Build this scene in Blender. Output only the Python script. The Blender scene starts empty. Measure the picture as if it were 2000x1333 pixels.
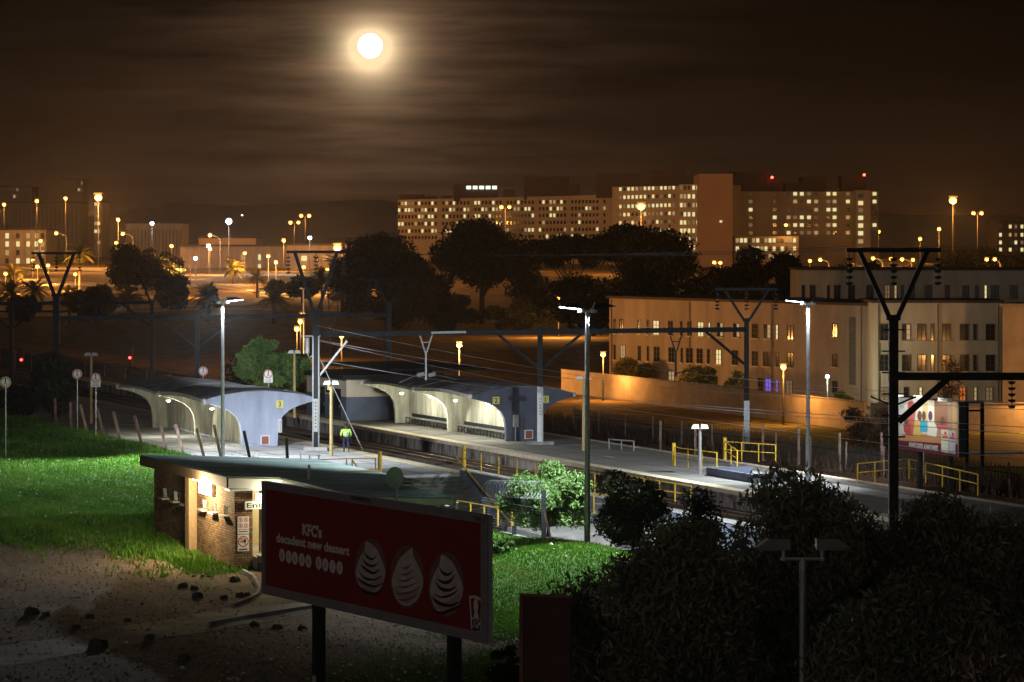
import bpy, math, random
import numpy as np
from mathutils import Vector, Matrix
random.seed(7); RNG = np.random.default_rng(11)
SC = bpy.context.scene; COL = SC.collection
H = 13.4; F = 6000.0; HY = 470.0          # eye height, focal length and horizon row of the 2000 px wide photograph

# ---------------------------------------------------------------- camera
cam_d = bpy.data.cameras.new('camera'); cam = bpy.data.objects.new('camera', cam_d); COL.objects.link(cam)
cam.location = (0, 0, H); cam.rotation_euler = (math.pi / 2, 0, 0)
cam_d.sensor_width = 36; cam_d.lens = 36 * F / 2000.0
cam_d.shift_y = -(666.5 - HY) / 2000.0
cam_d.clip_start = 1; cam_d.clip_end = 40000
SC.camera = cam

# ---------------------------------------------------------------- sky (night, full moon behind thin cloud)
W = bpy.data.worlds.new('World'); SC.world = W; W.use_nodes = True
nt = W.node_tree; N = nt.nodes; L = nt.links
for n in list(N): N.remove(n)
def mth(op, a, b=None, c=None, clamp=False):
    n = N.new('ShaderNodeMath'); n.operation = op; n.use_clamp = clamp
    for i, q in enumerate((a, b, c)):
        if q is None: continue
        if isinstance(q, (int, float)): n.inputs[i].default_value = q
        else: L.new(q, n.inputs[i])
    return n.outputs[0]
def mixc(fac, a, b, mode='MIX'):
    n = N.new('ShaderNodeMix'); n.data_type = 'RGBA'; n.blend_type = mode
    if isinstance(fac, (int, float)): n.inputs[0].default_value = fac
    else: L.new(fac, n.inputs[0])
    for k, q in ((6, a), (7, b)):
        if isinstance(q, tuple): n.inputs[k].default_value = (*q, 1)
        else: L.new(q, n.inputs[k])
    return n.outputs[2]
tc = N.new('ShaderNodeTexCoord'); sp = N.new('ShaderNodeSeparateXYZ'); L.new(tc.outputs['Generated'], sp.inputs[0])
yy = mth('MAXIMUM', mth('ABSOLUTE', sp.outputs[1]), .05)
dx = mth('DIVIDE', sp.outputs[0], yy); dz = mth('DIVIDE', sp.outputs[2], yy)
ramp = N.new('ShaderNodeValToRGB'); L.new(mth('MULTIPLY', dz, 10.0), ramp.inputs[0])
e = ramp.color_ramp; e.elements[0].position = 0; e.elements[0].color = (.060, .0262, .0125, 1)
e.elements[1].position = 1; e.elements[1].color = (.0022, .0018, .0020, 1)
for p, c in ((.12, (.046, .0215, .0110)), (.30, (.0240, .0140, .0090)), (.55, (.0060, .0042, .0034))):
    q = e.elements.new(p); q.color = (*c, 1)
def noise(sx, sz, ox, detail=5, rough=.55):
    cb = N.new('ShaderNodeCombineXYZ')
    L.new(mth('MULTIPLY_ADD', dx, sx, ox), cb.inputs[0]); L.new(mth('MULTIPLY', dz, sz), cb.inputs[2])
    nn = N.new('ShaderNodeTexNoise'); nn.inputs['Scale'].default_value = 1; nn.inputs['Detail'].default_value = detail
    nn.inputs['Roughness'].default_value = rough; L.new(cb.outputs[0], nn.inputs['Vector']); return nn.outputs[0]
streak = noise(14, 120, 3.1)
fine = noise(26, 330, 9.7)
band = mth('MULTIPLY_ADD', mth('SUBTRACT', streak, .5), 2.2, 1.0, True)
MX, MZ = (723 - 1000) / F, (HY - 90) / F
ex = mth('DIVIDE', mth('SUBTRACT', dx, MX), 1.25); ez = mth('SUBTRACT', dz, MZ)
ez2 = mth('MULTIPLY', ez, mth('MULTIPLY_ADD', mth('LESS_THAN', ez, 0), -.30, 1.05))
r = mth('SQRT', mth('ADD', mth('MULTIPLY', ex, ex), mth('MULTIPLY', ez2, ez2)))
g1 = mth('MULTIPLY', mth('EXPONENT', mth('MULTIPLY', r, -300.0)), 5.0)
g2 = mth('MULTIPLY', mth('EXPONENT', mth('MULTIPLY', r, -60.0)), .17)
g3 = mth('MULTIPLY', mth('EXPONENT', mth('MULTIPLY', r, -26.0)), .036)
smod = mth('MULTIPLY_ADD', mth('SUBTRACT', streak, .5), 3.2, .80); smod = mth('MAXIMUM', smod, .25)
fmod = mth('MULTIPLY_ADD', mth('SUBTRACT', fine, .5), 1.5, 1.0); fmod = mth('MAXIMUM', fmod, .3)
mod = mth('MULTIPLY', smod, fmod)
front = mth('GREATER_THAN', sp.outputs[1], 0.0); g1 = mth('MULTIPLY', g1, front); gw = mth('MULTIPLY', mth('MULTIPLY', mth('ADD', g2, g3), mod), front)
gcol = mixc(1.0, mixc(gw, (0, 0, 0), (1.0, .56, .30)), mixc(g1, (0, 0, 0), (1.0, .74, .42)), 'ADD')
base = mixc(1.0, ramp.outputs[0], mixc(band, (.25, .24, .245), (.38, .355, .34)), 'MULTIPLY')
col = mixc(1.0, base, gcol, 'ADD')
# small moonlit cloud tops low in the sky
cn = noise(75, 190, 4.4, 6, .6)
low = mth('MULTIPLY', mth('GREATER_THAN', dz, .0205), mth('EXPONENT', mth('MULTIPLY', mth('POWER', mth('ABSOLUTE', mth('SUBTRACT', dz, .0238)), 2.0), -160000.0)))
side = mth('EXPONENT', mth('MULTIPLY', mth('POWER', mth('ABSOLUTE', mth('SUBTRACT', dx, -.030)), 2.0), -900.0))
puff = mth('MULTIPLY', mth('MULTIPLY', low, side), mth('MULTIPLY', mth('SUBTRACT', cn, .50), 6.0, None, True), None, True)
col = mixc(puff, col, (.085, .045, .024))
# unseen glow added behind the viewer to brighten the billboard and near trees
bk = mth('MULTIPLY', mth('SUBTRACT', mth('MULTIPLY', sp.outputs[1], -1.0), mth('MULTIPLY', sp.outputs[0], .45)), 1.0, None, True)   # town glow added as fill, low behind the viewer
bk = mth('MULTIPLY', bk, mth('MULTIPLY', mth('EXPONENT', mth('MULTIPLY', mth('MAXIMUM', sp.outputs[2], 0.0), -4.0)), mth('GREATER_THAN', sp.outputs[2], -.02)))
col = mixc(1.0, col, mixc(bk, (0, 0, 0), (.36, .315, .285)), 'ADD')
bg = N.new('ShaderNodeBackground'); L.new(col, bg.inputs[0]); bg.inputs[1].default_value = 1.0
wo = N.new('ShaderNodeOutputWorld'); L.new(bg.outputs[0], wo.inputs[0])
W.cycles.sampling_method = 'MANUAL'; W.cycles.sample_map_resolution = 512

SC.view_settings.view_transform = 'Standard'; SC.view_settings.look = 'None'
SC.view_settings.exposure = 0; SC.view_settings.gamma = 1
cy = SC.cycles
cy.use_denoising = True; cy.max_bounces = 5; cy.diffuse_bounces = 3; cy.glossy_bounces = 2; cy.transmission_bounces = 2
cy.transparent_max_bounces = 8; cy.volume_bounces = 0; cy.sample_clamp_indirect = 4.0; cy.caustics_reflective = False; cy.caustics_refractive = False

# ---------------------------------------------------------------- helpers
AR = math.radians(21.8); CA, SA = math.cos(AR), math.sin(AR)
def R(u, v, z=0.0): return Vector((-12.5 + CA * v - SA * u, 196 + SA * v + CA * u, z))   # railway coordinates
def UV(x, y):
    a, b = x + 12.5, y - 196; return (-SA * a + CA * b, CA * a + SA * b)
def P(px, py, Y): return Vector(((px - 1000) / F * Y, Y, H - (py - HY) / F * Y))
def G(px, py, z=0.0):
    Y = F * (H - z) / (py - HY); return Vector(((px - 1000) / F * Y, Y, z))

def mat(name, c, rough=.8, ns=0, amt=.35, c2=None, bump=0, metal=0, emit=0, ecol=None, spec=.3, det=6, obj=True, stretch=None, sss=0):
    m = bpy.data.materials.new(name); m.use_nodes = True
    t = m.node_tree; b = t.nodes['Principled BSDF']
    b.inputs['Base Color'].default_value = (*c, 1); b.inputs['Roughness'].default_value = rough
    b.inputs['Metallic'].default_value = metal; b.inputs['Specular IOR Level'].default_value = spec
    if emit:
        b.inputs['Emission Color'].default_value = (*(ecol or c), 1); b.inputs['Emission Strength'].default_value = emit
        m.cycles.emission_sampling = 'NONE'
    if ns:
        tcn = t.nodes.new('ShaderNodeTexCoord'); src = tcn.outputs['Object']
        if stretch:
            mp = t.nodes.new('ShaderNodeMapping'); mp.inputs['Scale'].default_value = stretch; t.links.new(src, mp.inputs[0]); src = mp.outputs[0]
        n = t.nodes.new('ShaderNodeTexNoise'); n.inputs['Scale'].default_value = ns; n.inputs['Detail'].default_value = det
        n.inputs['Roughness'].default_value = .62; t.links.new(src, n.inputs['Vector'])
        r_ = t.nodes.new('ShaderNodeValToRGB'); t.links.new(n.outputs[0], r_.inputs[0])
        d = c2 or tuple(x * (1 - amt) for x in c)
        r_.color_ramp.elements[0].position = .36; r_.color_ramp.elements[0].color = (*d, 1)
        r_.color_ramp.elements[1].position = .64; r_.color_ramp.elements[1].color = (*c, 1)
        t.links.new(r_.outputs[0], b.inputs['Base Color'])
        if bump:
            bp_ = t.nodes.new('ShaderNodeBump'); bp_.inputs['Strength'].default_value = bump; bp_.inputs['Distance'].default_value = .05
            t.links.new(n.outputs[0], bp_.inputs['Height']); t.links.new(bp_.outputs[0], b.inputs['Normal'])
    return m

class MB:
    def __init__(s): s.v = []; s.f = []; s.mi = []; s.k = 0
    def add(s, vs, fs):
        o = len(s.v); s.v += [tuple(q) for q in vs]; s.f += [tuple(i + o for i in q) for q in fs]; s.mi += [s.k] * len(fs); return s
    def mat(s, k): s.k = k; return s
    def box(s, x0, x1, y0, y1, z0, z1):
        return s.add([(x0, y0, z0), (x1, y0, z0), (x1, y1, z0), (x0, y1, z0), (x0, y0, z1), (x1, y0, z1), (x1, y1, z1), (x0, y1, z1)],
                     [(0, 3, 2, 1), (4, 5, 6, 7), (0, 1, 5, 4), (1, 2, 6, 5), (2, 3, 7, 6), (3, 0, 4, 7)])
    def frame_of(s, a, b):
        d = (Vector(b) - Vector(a)).normalized(); up = Vector((0, 0, 1)) if abs(d.z) < .95 else Vector((0, 1, 0))
        x = d.cross(up).normalized(); return x, x.cross(d).normalized()
    def beam(s, a, b, w, h=None):
        h = h or w; x, y = s.frame_of(a, b); vs = []
        for p in (a, b):
            for i, j in ((-1, -1), (1, -1), (1, 1), (-1, 1)): vs.append(Vector(p) + x * (i * w / 2) + y * (j * h / 2))
        return s.add(vs, [(0, 1, 2, 3), (7, 6, 5, 4), (0, 4, 5, 1), (1, 5, 6, 2), (2, 6, 7, 3), (3, 7, 4, 0)])
    def tube(s, a, b, r0, r1=None, n=10):
        r1 = r0 if r1 is None else r1; x, y = s.frame_of(a, b); vs = []
        for p, r_ in ((a, r0), (b, r1)):
            for i in range(n):
                t = 2 * math.pi * i / n; vs.append(Vector(p) + x * (r_ * math.cos(t)) + y * (r_ * math.sin(t)))
        fs = [(i, (i + 1) % n, n + (i + 1) % n, n + i) for i in range(n)] + [tuple(range(n))[::-1], tuple(range(n, 2 * n))]
        return s.add(vs, fs)
    def path(s, pts, r0, r1=None, n=8):
        r1 = r0 if r1 is None else r1; k = len(pts); vs = []
        for q, p in enumerate(pts):
            a = pts[max(q - 1, 0)]; b = pts[min(q + 1, k - 1)]; x, y = s.frame_of(a, b); rr = r0 + (r1 - r0) * q / (k - 1)
            for i in range(n):
                t = 2 * math.pi * i / n; vs.append(Vector(p) + x * (rr * math.cos(t)) + y * (rr * math.sin(t)))
        fs = [(q * n + i, q * n + (i + 1) % n, (q + 1) * n + (i + 1) % n, (q + 1) * n + i) for q in range(k - 1) for i in range(n)]
        fs += [tuple(range(n))[::-1], tuple(range((k - 1) * n, k * n))]
        return s.add(vs, fs)
    def prism(s, pts, y0, y1):      # polygon in x,z pushed along y
        n = len(pts); vs = [(x, y0, z) for x, z in pts] + [(x, y1, z) for x, z in pts]
        return s.add(vs, [tuple(range(n)), tuple(range(n, 2 * n))[::-1]] + [(i, n + i, n + (i + 1) % n, (i + 1) % n) for i in range(n)])
    def slab(s, pts, z0, z1):       # polygon in x,y pushed along z
        n = len(pts); vs = [(x, y, z0) for x, y in pts] + [(x, y, z1) for x, y in pts]
        return s.add(vs, [tuple(range(n))[::-1], tuple(range(n, 2 * n))] + [(i, (i + 1) % n, n + (i + 1) % n, n + i) for i in range(n)])
    def ball(s, c, r, n=8, sz=1.0, sx=1.0, sy=1.0):
        vs = []; m = n
        for j in range(1, m):
            th = math.pi * j / m
            for i in range(n * 2 // 2 + 2):
                ph = 2 * math.pi * i / (n + 2); vs.append((c[0] + sx * r * math.sin(th) * math.cos(ph), c[1] + sy * r * math.sin(th) * math.sin(ph), c[2] + sz * r * math.cos(th)))
        w = n + 2; t = len(vs); vs += [(c[0], c[1], c[2] + sz * r), (c[0], c[1], c[2] - sz * r)]
        fs = [(j * w + i, (j + 1) * w + i, (j + 1) * w + (i + 1) % w, j * w + (i + 1) % w) for j in range(m - 2) for i in range(w)]
        fs += [(t, i, (i + 1) % w) for i in range(w)] + [(t + 1, (m - 2) * w + (i + 1) % w, (m - 2) * w + i) for i in range(w)]
        return s.add(vs, fs)
    def build(s, name, mats, parent=None, smooth=False):
        me = bpy.data.meshes.new(name); me.from_pydata(s.v, [], s.f)
        for m in (mats if isinstance(mats, (list, tuple)) else [mats]): me.materials.append(m)
        if s.k or any(s.mi): me.polygons.foreach_set('material_index', s.mi)
        if smooth: me.polygons.foreach_set('use_smooth', [True] * len(me.polygons))
        me.update(); o = bpy.data.objects.new(name, me); COL.objects.link(o)
        if parent: o.parent = parent
        return o
def tag(o, label=None, cat=None, group=None, kind=None):
    if label: o['label'] = label
    if cat: o['category'] = cat
    if group: o['group'] = group
    if kind: o['kind'] = kind
    return o
def thing(name, label, cat, loc=(0, 0, 0), rz=0.0, group=None):
    o = bpy.data.objects.new(name, None); COL.objects.link(o); o.location = loc; o.rotation_euler = (0, 0, rz)
    return tag(o, label, cat, group)
KIDS = {}
def kids(o): return [c for c in o.children]
def copy_tree(o, loc=None, rz=None, label=None, parent=None, scale=None):
    c = o.copy(); COL.objects.link(c)
    if parent: c.parent = parent
    if loc is not None: c.location = loc
    if rz is not None: c.rotation_euler = (0, 0, rz)
    if scale is not None: c.scale = (scale,) * 3
    if label: c['label'] = label
    for ch in list(o.children): copy_tree(ch, parent=c)
    return c
def point(loc, power, color, rad=.1, parent=None, name='lamp_light'):
    d = bpy.data.lights.new(name, 'POINT'); d.energy = power; d.color = color; d.shadow_soft_size = rad
    o = bpy.data.objects.new(name, d); COL.objects.link(o); o.location = loc
    if parent: o.parent = parent
    return o
def spot(loc, aim, power, color, ang, rad=.2, parent=None, blend=.6):
    d = bpy.data.lights.new('flood_light', 'SPOT'); d.energy = power; d.color = color; d.shadow_soft_size = rad
    d.spot_size = math.radians(ang); d.spot_blend = blend
    o = bpy.data.objects.new('flood_light', d); COL.objects.link(o); o.location = loc
    o.rotation_euler = (Vector(aim) - Vector(loc)).to_track_quat('-Z', 'Y').to_euler()
    if parent: o.parent = parent
    return o
def text(mb, body, x, z, size, y, width=None, bold=0.0, right=None, spacing=1.0):
    """lettering in the x,z plane of mb facing -y; x,z = left end of the baseline, size = capital height"""
    cu = bpy.data.curves.new('t', 'FONT'); cu.body = body; cu.size = size / .70; cu.extrude = 0; cu.offset = bold; cu.resolution_u = 3; cu.space_character = spacing
    ob = bpy.data.objects.new('t', cu); COL.objects.link(ob)
    dg = bpy.context.evaluated_depsgraph_get(); dg.update(); me = bpy.data.meshes.new_from_object(ob.evaluated_get(dg))
    xs = [q.co.x for q in me.vertices]; x0 = min(xs); w = max(xs) - x0; k = (width / w) if width else 1.0
    mb.add([(x + (q.co.x - x0) * k, y, z + q.co.y) for q in me.vertices], [tuple(p.vertices) for p in me.polygons])
    bpy.data.objects.remove(ob); bpy.data.curves.remove(cu); bpy.data.meshes.remove(me); return w * k
def np_mesh(name, V, T, mats, parent=None, attr=None):
    """V (n,3) array, T (m,k) array of faces"""
    me = bpy.data.meshes.new(name); n, m, k = len(V), len(T), T.shape[1]
    me.vertices.add(n); me.vertices.foreach_set('co', V.astype(np.float32).ravel())
    me.loops.add(m * k); me.loops.foreach_set('vertex_index', T.astype(np.int32).ravel())
    me.polygons.add(m); me.polygons.foreach_set('loop_start', np.arange(0, m * k, k, dtype=np.int32))
    for q in (mats if isinstance(mats, (list, tuple)) else [mats]): me.materials.append(q)
    if attr is not None:
        at = me.attributes.new('tint', 'FLOAT', 'POINT'); at.data.foreach_set('value', attr.astype(np.float32))
    me.update(calc_edges=True); me.validate()
    o = bpy.data.objects.new(name, me); COL.objects.link(o)
    if parent: o.parent = parent
    return o

# ---------------------------------------------------------------- materials
def brickmat(name, c1, c2, mortar, sc=1.0):
    m = mat(name, c1, .9); t = m.node_tree; b = t.nodes['Principled BSDF']
    tcn = t.nodes.new('ShaderNodeTexCoord'); sx = t.nodes.new('ShaderNodeSeparateXYZ'); cb = t.nodes.new('ShaderNodeCombineXYZ')
    ad = t.nodes.new('ShaderNodeMath'); ad.operation = 'ADD'
    t.links.new(tcn.outputs['Object'], sx.inputs[0]); t.links.new(sx.outputs[0], ad.inputs[0]); t.links.new(sx.outputs[1], ad.inputs[1])
    t.links.new(ad.outputs[0], cb.inputs[0]); t.links.new(sx.outputs[2], cb.inputs[1])
    br = t.nodes.new('ShaderNodeTexBrick'); br.inputs['Scale'].default_value = 1
    br.inputs['Brick Width'].default_value = .27 * sc; br.inputs['Row Height'].default_value = .105 * sc; br.inputs['Mortar Size'].default_value = .011 * sc
    br.inputs['Color1'].default_value = (*c1, 1); br.inputs['Color2'].default_value = (*c2, 1); br.inputs['Mortar'].default_value = (*mortar, 1)
    t.links.new(cb.outputs[0], br.inputs['Vector'])
    n = t.nodes.new('ShaderNodeTexNoise'); n.inputs['Scale'].default_value = 1.2; n.inputs['Detail'].default_value = 8; t.links.new(tcn.outputs['Object'], n.inputs['Vector'])
    mx = t.nodes.new('ShaderNodeMix'); mx.data_type = 'RGBA'; mx.blend_type = 'MULTIPLY'; mx.inputs[0].default_value = .75
    t.links.new(br.outputs['Color'], mx.inputs[6]); t.links.new(n.outputs[0], mx.inputs[7]); t.links.new(mx.outputs[2], b.inputs['Base Color'])
    bp_ = t.nodes.new('ShaderNodeBump'); bp_.inputs['Strength'].default_value = 1; bp_.inputs['Distance'].default_value = .06; bp_.invert = True
    t.links.new(br.outputs['Fac'], bp_.inputs['Height']); t.links.new(bp_.outputs[0], b.inputs['Normal'])
    return m
M = {}
M['brick'] = brickmat('brown_face_brick', (.50, .31, .16), (.26, .14, .07), (.10, .075, .05))
M['conc'] = mat('weathered_concrete', (.36, .35, .33), .9, .9, .45, bump=.3)
M['conc_light'] = mat('pale_concrete', (.46, .45, .43), .9, 1.4, .3, bump=.2)
M['platform'] = mat('platform_asphalt', (.44, .43, .43), .85, .35, .38, bump=.15, det=9)
M['platform_dark'] = mat('platform_worn_asphalt', (.21, .20, .185), .85, .4, .35, bump=.15, det=9)
M['edge'] = mat('platform_edge_paving', (.62, .52, .38), .85, 1.5, .3)
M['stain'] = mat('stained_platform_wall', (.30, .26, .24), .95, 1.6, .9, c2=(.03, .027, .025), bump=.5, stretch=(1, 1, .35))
M['ballast'] = mat('rusty_ballast', (.13, .085, .06), .95, 9, .75, bump=1.0)
M['rail'] = mat('rusty_rail', (.20, .12, .08), .45, 3, .4, metal=.6)
M['sleeper'] = mat('sleeper', (.12, .09, .07), .9, 4, .4)
M['blue'] = mat('pale_blue_painted_plaster', (.42, .46, .60), .75, .9, .28, stretch=(1, 1, .3), bump=.1)
M['blue_dark'] = mat('slate_blue_painted_plaster', (.11, .125, .17), .75, .8, .3, bump=.1)
M['cream'] = mat('cream_painted_plaster', (.74, .73, .60), .8, 1.6, .5, det=9, stretch=(1, 1, .22), bump=.1)
M['roofc'] = mat('weathered_roof_screed', (.36, .34, .37), .9, 1.3, .6, bump=.3)
M['white'] = mat('white_paint', (.78, .78, .76), .6, 2, .12)
M['yellow'] = mat('yellow_paint', (.80, .52, .05), .5, 5, .25)
M['yellow_pl'] = mat('number_plate_yellow', (.75, .65, .18), .6)
M['black'] = mat('black_paint', (.012, .012, .012), .6)
M['steel'] = mat('galvanised_steel', (.42, .44, .46), .45, 6, .25, metal=.6)
M['dsteel'] = mat('dark_mast_steel', (.020, .022, .026), .7, 3, .4)
M['farpole'] = mat('dull_grey_lamp_pole', (.045, .04, .035), .8)
M['insul'] = mat('brown_insulator', (.05, .03, .025), .3)
M['glass'] = mat('dark_glass', (.02, .022, .025), .1, spec=.6)
M['roofg'] = mat('green_grey_sheet_roof', (.40, .53, .50), .5, 1.0, .45, metal=.2, stretch=(.25, 1.6, 1), bump=.1)
M['timber'] = mat('weathered_fascia_board', (.20, .14, .09), .8, 3, .3)
M['wood'] = mat('old_fence_post_wood', (.42, .28, .22), .9, 5, .6, stretch=(1, 1, .3))
M['rock'] = mat('dark_rubble', (.07, .07, .062), .95, 4, .6, bump=.6)
M['bark'] = mat('bark', (.10, .07, .05), .95, 4, .5, bump=.6)
M['skin'] = mat('skin', (.14, .07, .045), .6)
M['hiviz'] = mat('lime_jacket', (.55, 1.0, .16), .7, 8, .2)
M['navy'] = mat('navy_cloth', (.03, .03, .07), .8)
M['wire'] = mat('overhead_wire', (.45, .43, .45), .4, metal=.5)
M['wire_d'] = mat('dark_feeder_wire', (.012, .012, .012), .8)
M['sodium'] = mat('sodium_bulb', (1, .6, .2), emit=4.2, ecol=(1, .40, .07))
M['coolbulb'] = mat('metal_halide_bulb', (1, 1, 1), emit=38, ecol=(.82, .92, 1))
M['warmbulb'] = mat('warm_tube', (1, .9, .6), emit=28, ecol=(1, .90, .58))
M['redbulb'] = mat('red_signal_lens', (1, .05, .03), emit=14, ecol=(1, .03, .02))
M['redsmall'] = mat('red_beacon_lens', (1, .05, .03), emit=25, ecol=(1, .03, .02))
M['plaster'] = mat('cream_building_plaster', (.38, .31, .25), .9, .5, .32, det=9, bump=.1, stretch=(1, 1, .22))
M['plaster2'] = mat('pale_building_plaster', (.60, .52, .40), .9, .5, .28, det=9, stretch=(1, 1, .22))
M['wallp'] = mat('boundary_wall_plaster', (.46, .38, .29), .9, .4, .35, det=8)
M['hosp'] = mat('hospital_brick_facing', (.50, .37, .23), .9, .05, .2)
M['hosp_red'] = mat('hospital_red_brick_tower', (.42, .24, .14), .9, .05, .2)
M['hosp_d'] = mat('plant_room_cladding', (.07, .05, .045), .9)
M['farb'] = mat('distant_building_wall', (.25, .19, .15), .9, .05, .2)
M['roadf'] = mat('lamp_brightened_asphalt', (.20, .175, .15), .75, .08, .3)  # far-road asphalt made paler, lamp glow put into its colour
M['asph'] = mat('asphalt', (.075, .07, .065), .8, .5, .3)
M['path'] = mat('worn_concrete_paving', (.26, .20, .13), .9, .7, .6, bump=.2)
def leafmat(name, a, b, c=None, scale=2.0):
    m = bpy.data.materials.new(name); m.use_nodes = True; t = m.node_tree; p = t.nodes['Principled BSDF']
    at = t.nodes.new('ShaderNodeAttribute'); at.attribute_name = 'tint'
    r_ = t.nodes.new('ShaderNodeValToRGB'); t.links.new(at.outputs['Fac'], r_.inputs[0])
    r_.color_ramp.elements[0].color = (*a, 1); r_.color_ramp.elements[1].color = (*b, 1)
    if c: q = r_.color_ramp.elements.new(.86); q.color = (*b, 1); r_.color_ramp.elements[-1].color = (*c, 1)
    t.links.new(r_.outputs[0], p.inputs['Base Color']); p.inputs['Roughness'].default_value = .6
    p.inputs['Specular IOR Level'].default_value = .25
    tr = t.nodes.new('ShaderNodeBsdfTranslucent'); t.links.new(r_.outputs[0], tr.inputs[0])
    mx = t.nodes.new('ShaderNodeMixShader'); mx.inputs[0].default_value = .25
    t.links.new(p.outputs[0], mx.inputs[1]); t.links.new(tr.outputs[0], mx.inputs[2])
    t.links.new(mx.outputs[0], t.nodes['Material Output'].inputs[0]); return m
M['leaf'] = leafmat('street_tree_leaves', (.05, .10, .022), (.19, .32, .08), (.50, .45, .09))
M['leaf_bush'] = leafmat('bush_leaves', (.05, .10, .022), (.17, .30, .085), (.34, .46, .17))
M['leaf_pine'] = leafmat('pine_foliage', (.014, .018, .008), (.045, .050, .020))
M['leaf_fg'] = leafmat('ash_leaves', (.085, .10, .06), (.26, .27, .17), (.75, .42, .34))  # last tint: reddish leaves, with leaf highlights put into the colour
M['leaf_palm'] = leafmat('palm_fronds', (.09, .09, .025), (.30, .27, .07))
M['grassb'] = leafmat('grass_blades', (.05, .16, .012), (.15, .30, .035), (.26, .22, .09))
M['dry'] = leafmat('dry_twigs', (.08, .05, .03), (.17, .10, .05))
def litwin(name, c, s): return mat(name, (.1, .1, .08), emit=s, ecol=c)
M['lit'] = [litwin('lit_window_pale', (1, .80, .36), .85), litwin('lit_window_green', (.95, .88, .45), .85), litwin('lit_window_dim', (1, .68, .32), .38), litwin('lit_window_faint', (1, .62, .30), .15)]
M['lit_purple'] = litwin('lit_window_violet', (.22, .14, 1.0), .75); M['lit_orange'] = litwin('lit_window_orange', (1, .22, .04), .5)
M['lit_white'] = litwin('lit_window_white', (.85, 1, .80), 1.6)
# ================================================================ GROUND
def sm(a, b, x): t = np.clip((x - a) / (b - a), 0, 1); return t * t * (3 - 2 * t)
def hn(x, y): return (np.sin(x * .9 + 1.3 * np.sin(y * .35)) * np.cos(y * .7 + .8 * np.sin(x * .5)) + .5 * np.sin(x * 2.3 + y * 1.7))
def gz(x, y):
    x = np.asarray(x, float); y = np.asarray(y, float); a = x + 12.5; b = y - 196
    u = -SA * a + CA * b; v = CA * a + SA * b
    z = .07 * hn(x * .5, y * .5) * (1 - sm(200, 320, y))
    z = z - .5 * (1 - sm(129, 143, y))                                           # forecourt a little lower
    z = z + 1.15 * np.exp(-((x - 2.4) / 5.2) ** 2 - ((y - 127.5) / 8.5) ** 2)     # grass mound
    z = z + .35 * np.exp(-((v + 12) / 3.5) ** 2) * sm(-52, -40, u) * (1 - sm(60, 120, u))   # bank along the fence
    rail = sm(-9.6, -8.8, v); z = z * (1 - rail) - 1.0 * rail
    z = z - 2.0 * sm(29, 52, v)
    pit = sm(-9.0, -8.4, v) * (1 - sm(1.6, 2.0, v)) * (1 - sm(-22.6, -22.0, u)) * sm(-75, -66, u)
    z = z * (1 - pit) - 2.85 * pit
    near = 1 - sm(-9.6, -8.8, v)
    far = sm(300, 420, y) * near; z = z * (1 - far) - 1.5 * far
    z2 = -3 + 6.0 * sm(650, 1100, y) + 2.0 * sm(1100, 1700, y) + 6.0 * sm(1700, 4500, y)
    k = sm(430, 560, y); return z * (1 - k) + z2 * k
def gz1(x, y): return float(gz(x, y))
def lines(segs):
    out = []
    for a, b, n in segs: out += list(np.linspace(a, b, n, endpoint=False))
    return np.array(out + [segs[-1][1]])
xs = lines([(-3500, -600, 12), (-600, -150, 30), (-150, -45, 40), (-45, 40, 130), (40, 150, 40), (150, 600, 30), (600, 3500, 12)])
ys = lines([(-40, 55, 10), (55, 100, 60), (100, 250, 250), (250, 450, 70), (450, 1200, 60), (1200, 2000, 25), (2000, 3950, 14)])
XX, YY = np.meshgrid(xs, ys); ZZ = gz(XX, YY)
V = np.stack([XX, YY, ZZ], -1).reshape(-1, 3); nx = len(xs)
I = np.arange(len(ys) - 1)[:, None] * nx + np.arange(nx - 1)[None, :]; I = I.ravel()
T = np.stack([I, I + 1, I + nx + 1, I + nx], -1)
def grassmask(x, y):
    a = x + 12.5; b = y - 196; u = -SA * a + CA * b; v = CA * a + SA * b
    n = .25 * hn(x * 1.3, y * .8) + .2 * hn(x * 3.1 + 4, y * 2.3) + .15 * hn(x * 7.1, y * 5.3)
    left = sm(133.5, 141, y + 5 * n) * (1 - sm(-9.7, -9.2, v)) * (.93 - .35 * sm(.25, .6, n))
    lv = -24.1 - v                                     # metres out from the booking hall's side wall
    wedge = sm(-64.5, -62.5, u) * (1 - sm(2.6, 5.2, lv + 2 * n + .18 * (-u - 48))) * (lv > -1) * 1.0
    mound = (1 - sm(.75, 1.25, np.sqrt(((x - 3.6) / 8.5) ** 2 + ((y - 122) / 17.0) ** 2) + .3 * n)) * (v < -8)
    moss = .62 * (1 - sm(95, 112, y)) * sm(-9, -3, x + 4 * n)
    far = .75 * sm(0, 1, (v > 30) * 1.0) + .8 * (y > 250)
    return np.clip(np.maximum.reduce([left, wedge, mound, moss, far]), 0, 1)
GM = grassmask(V[:, 0], V[:, 1])
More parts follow.
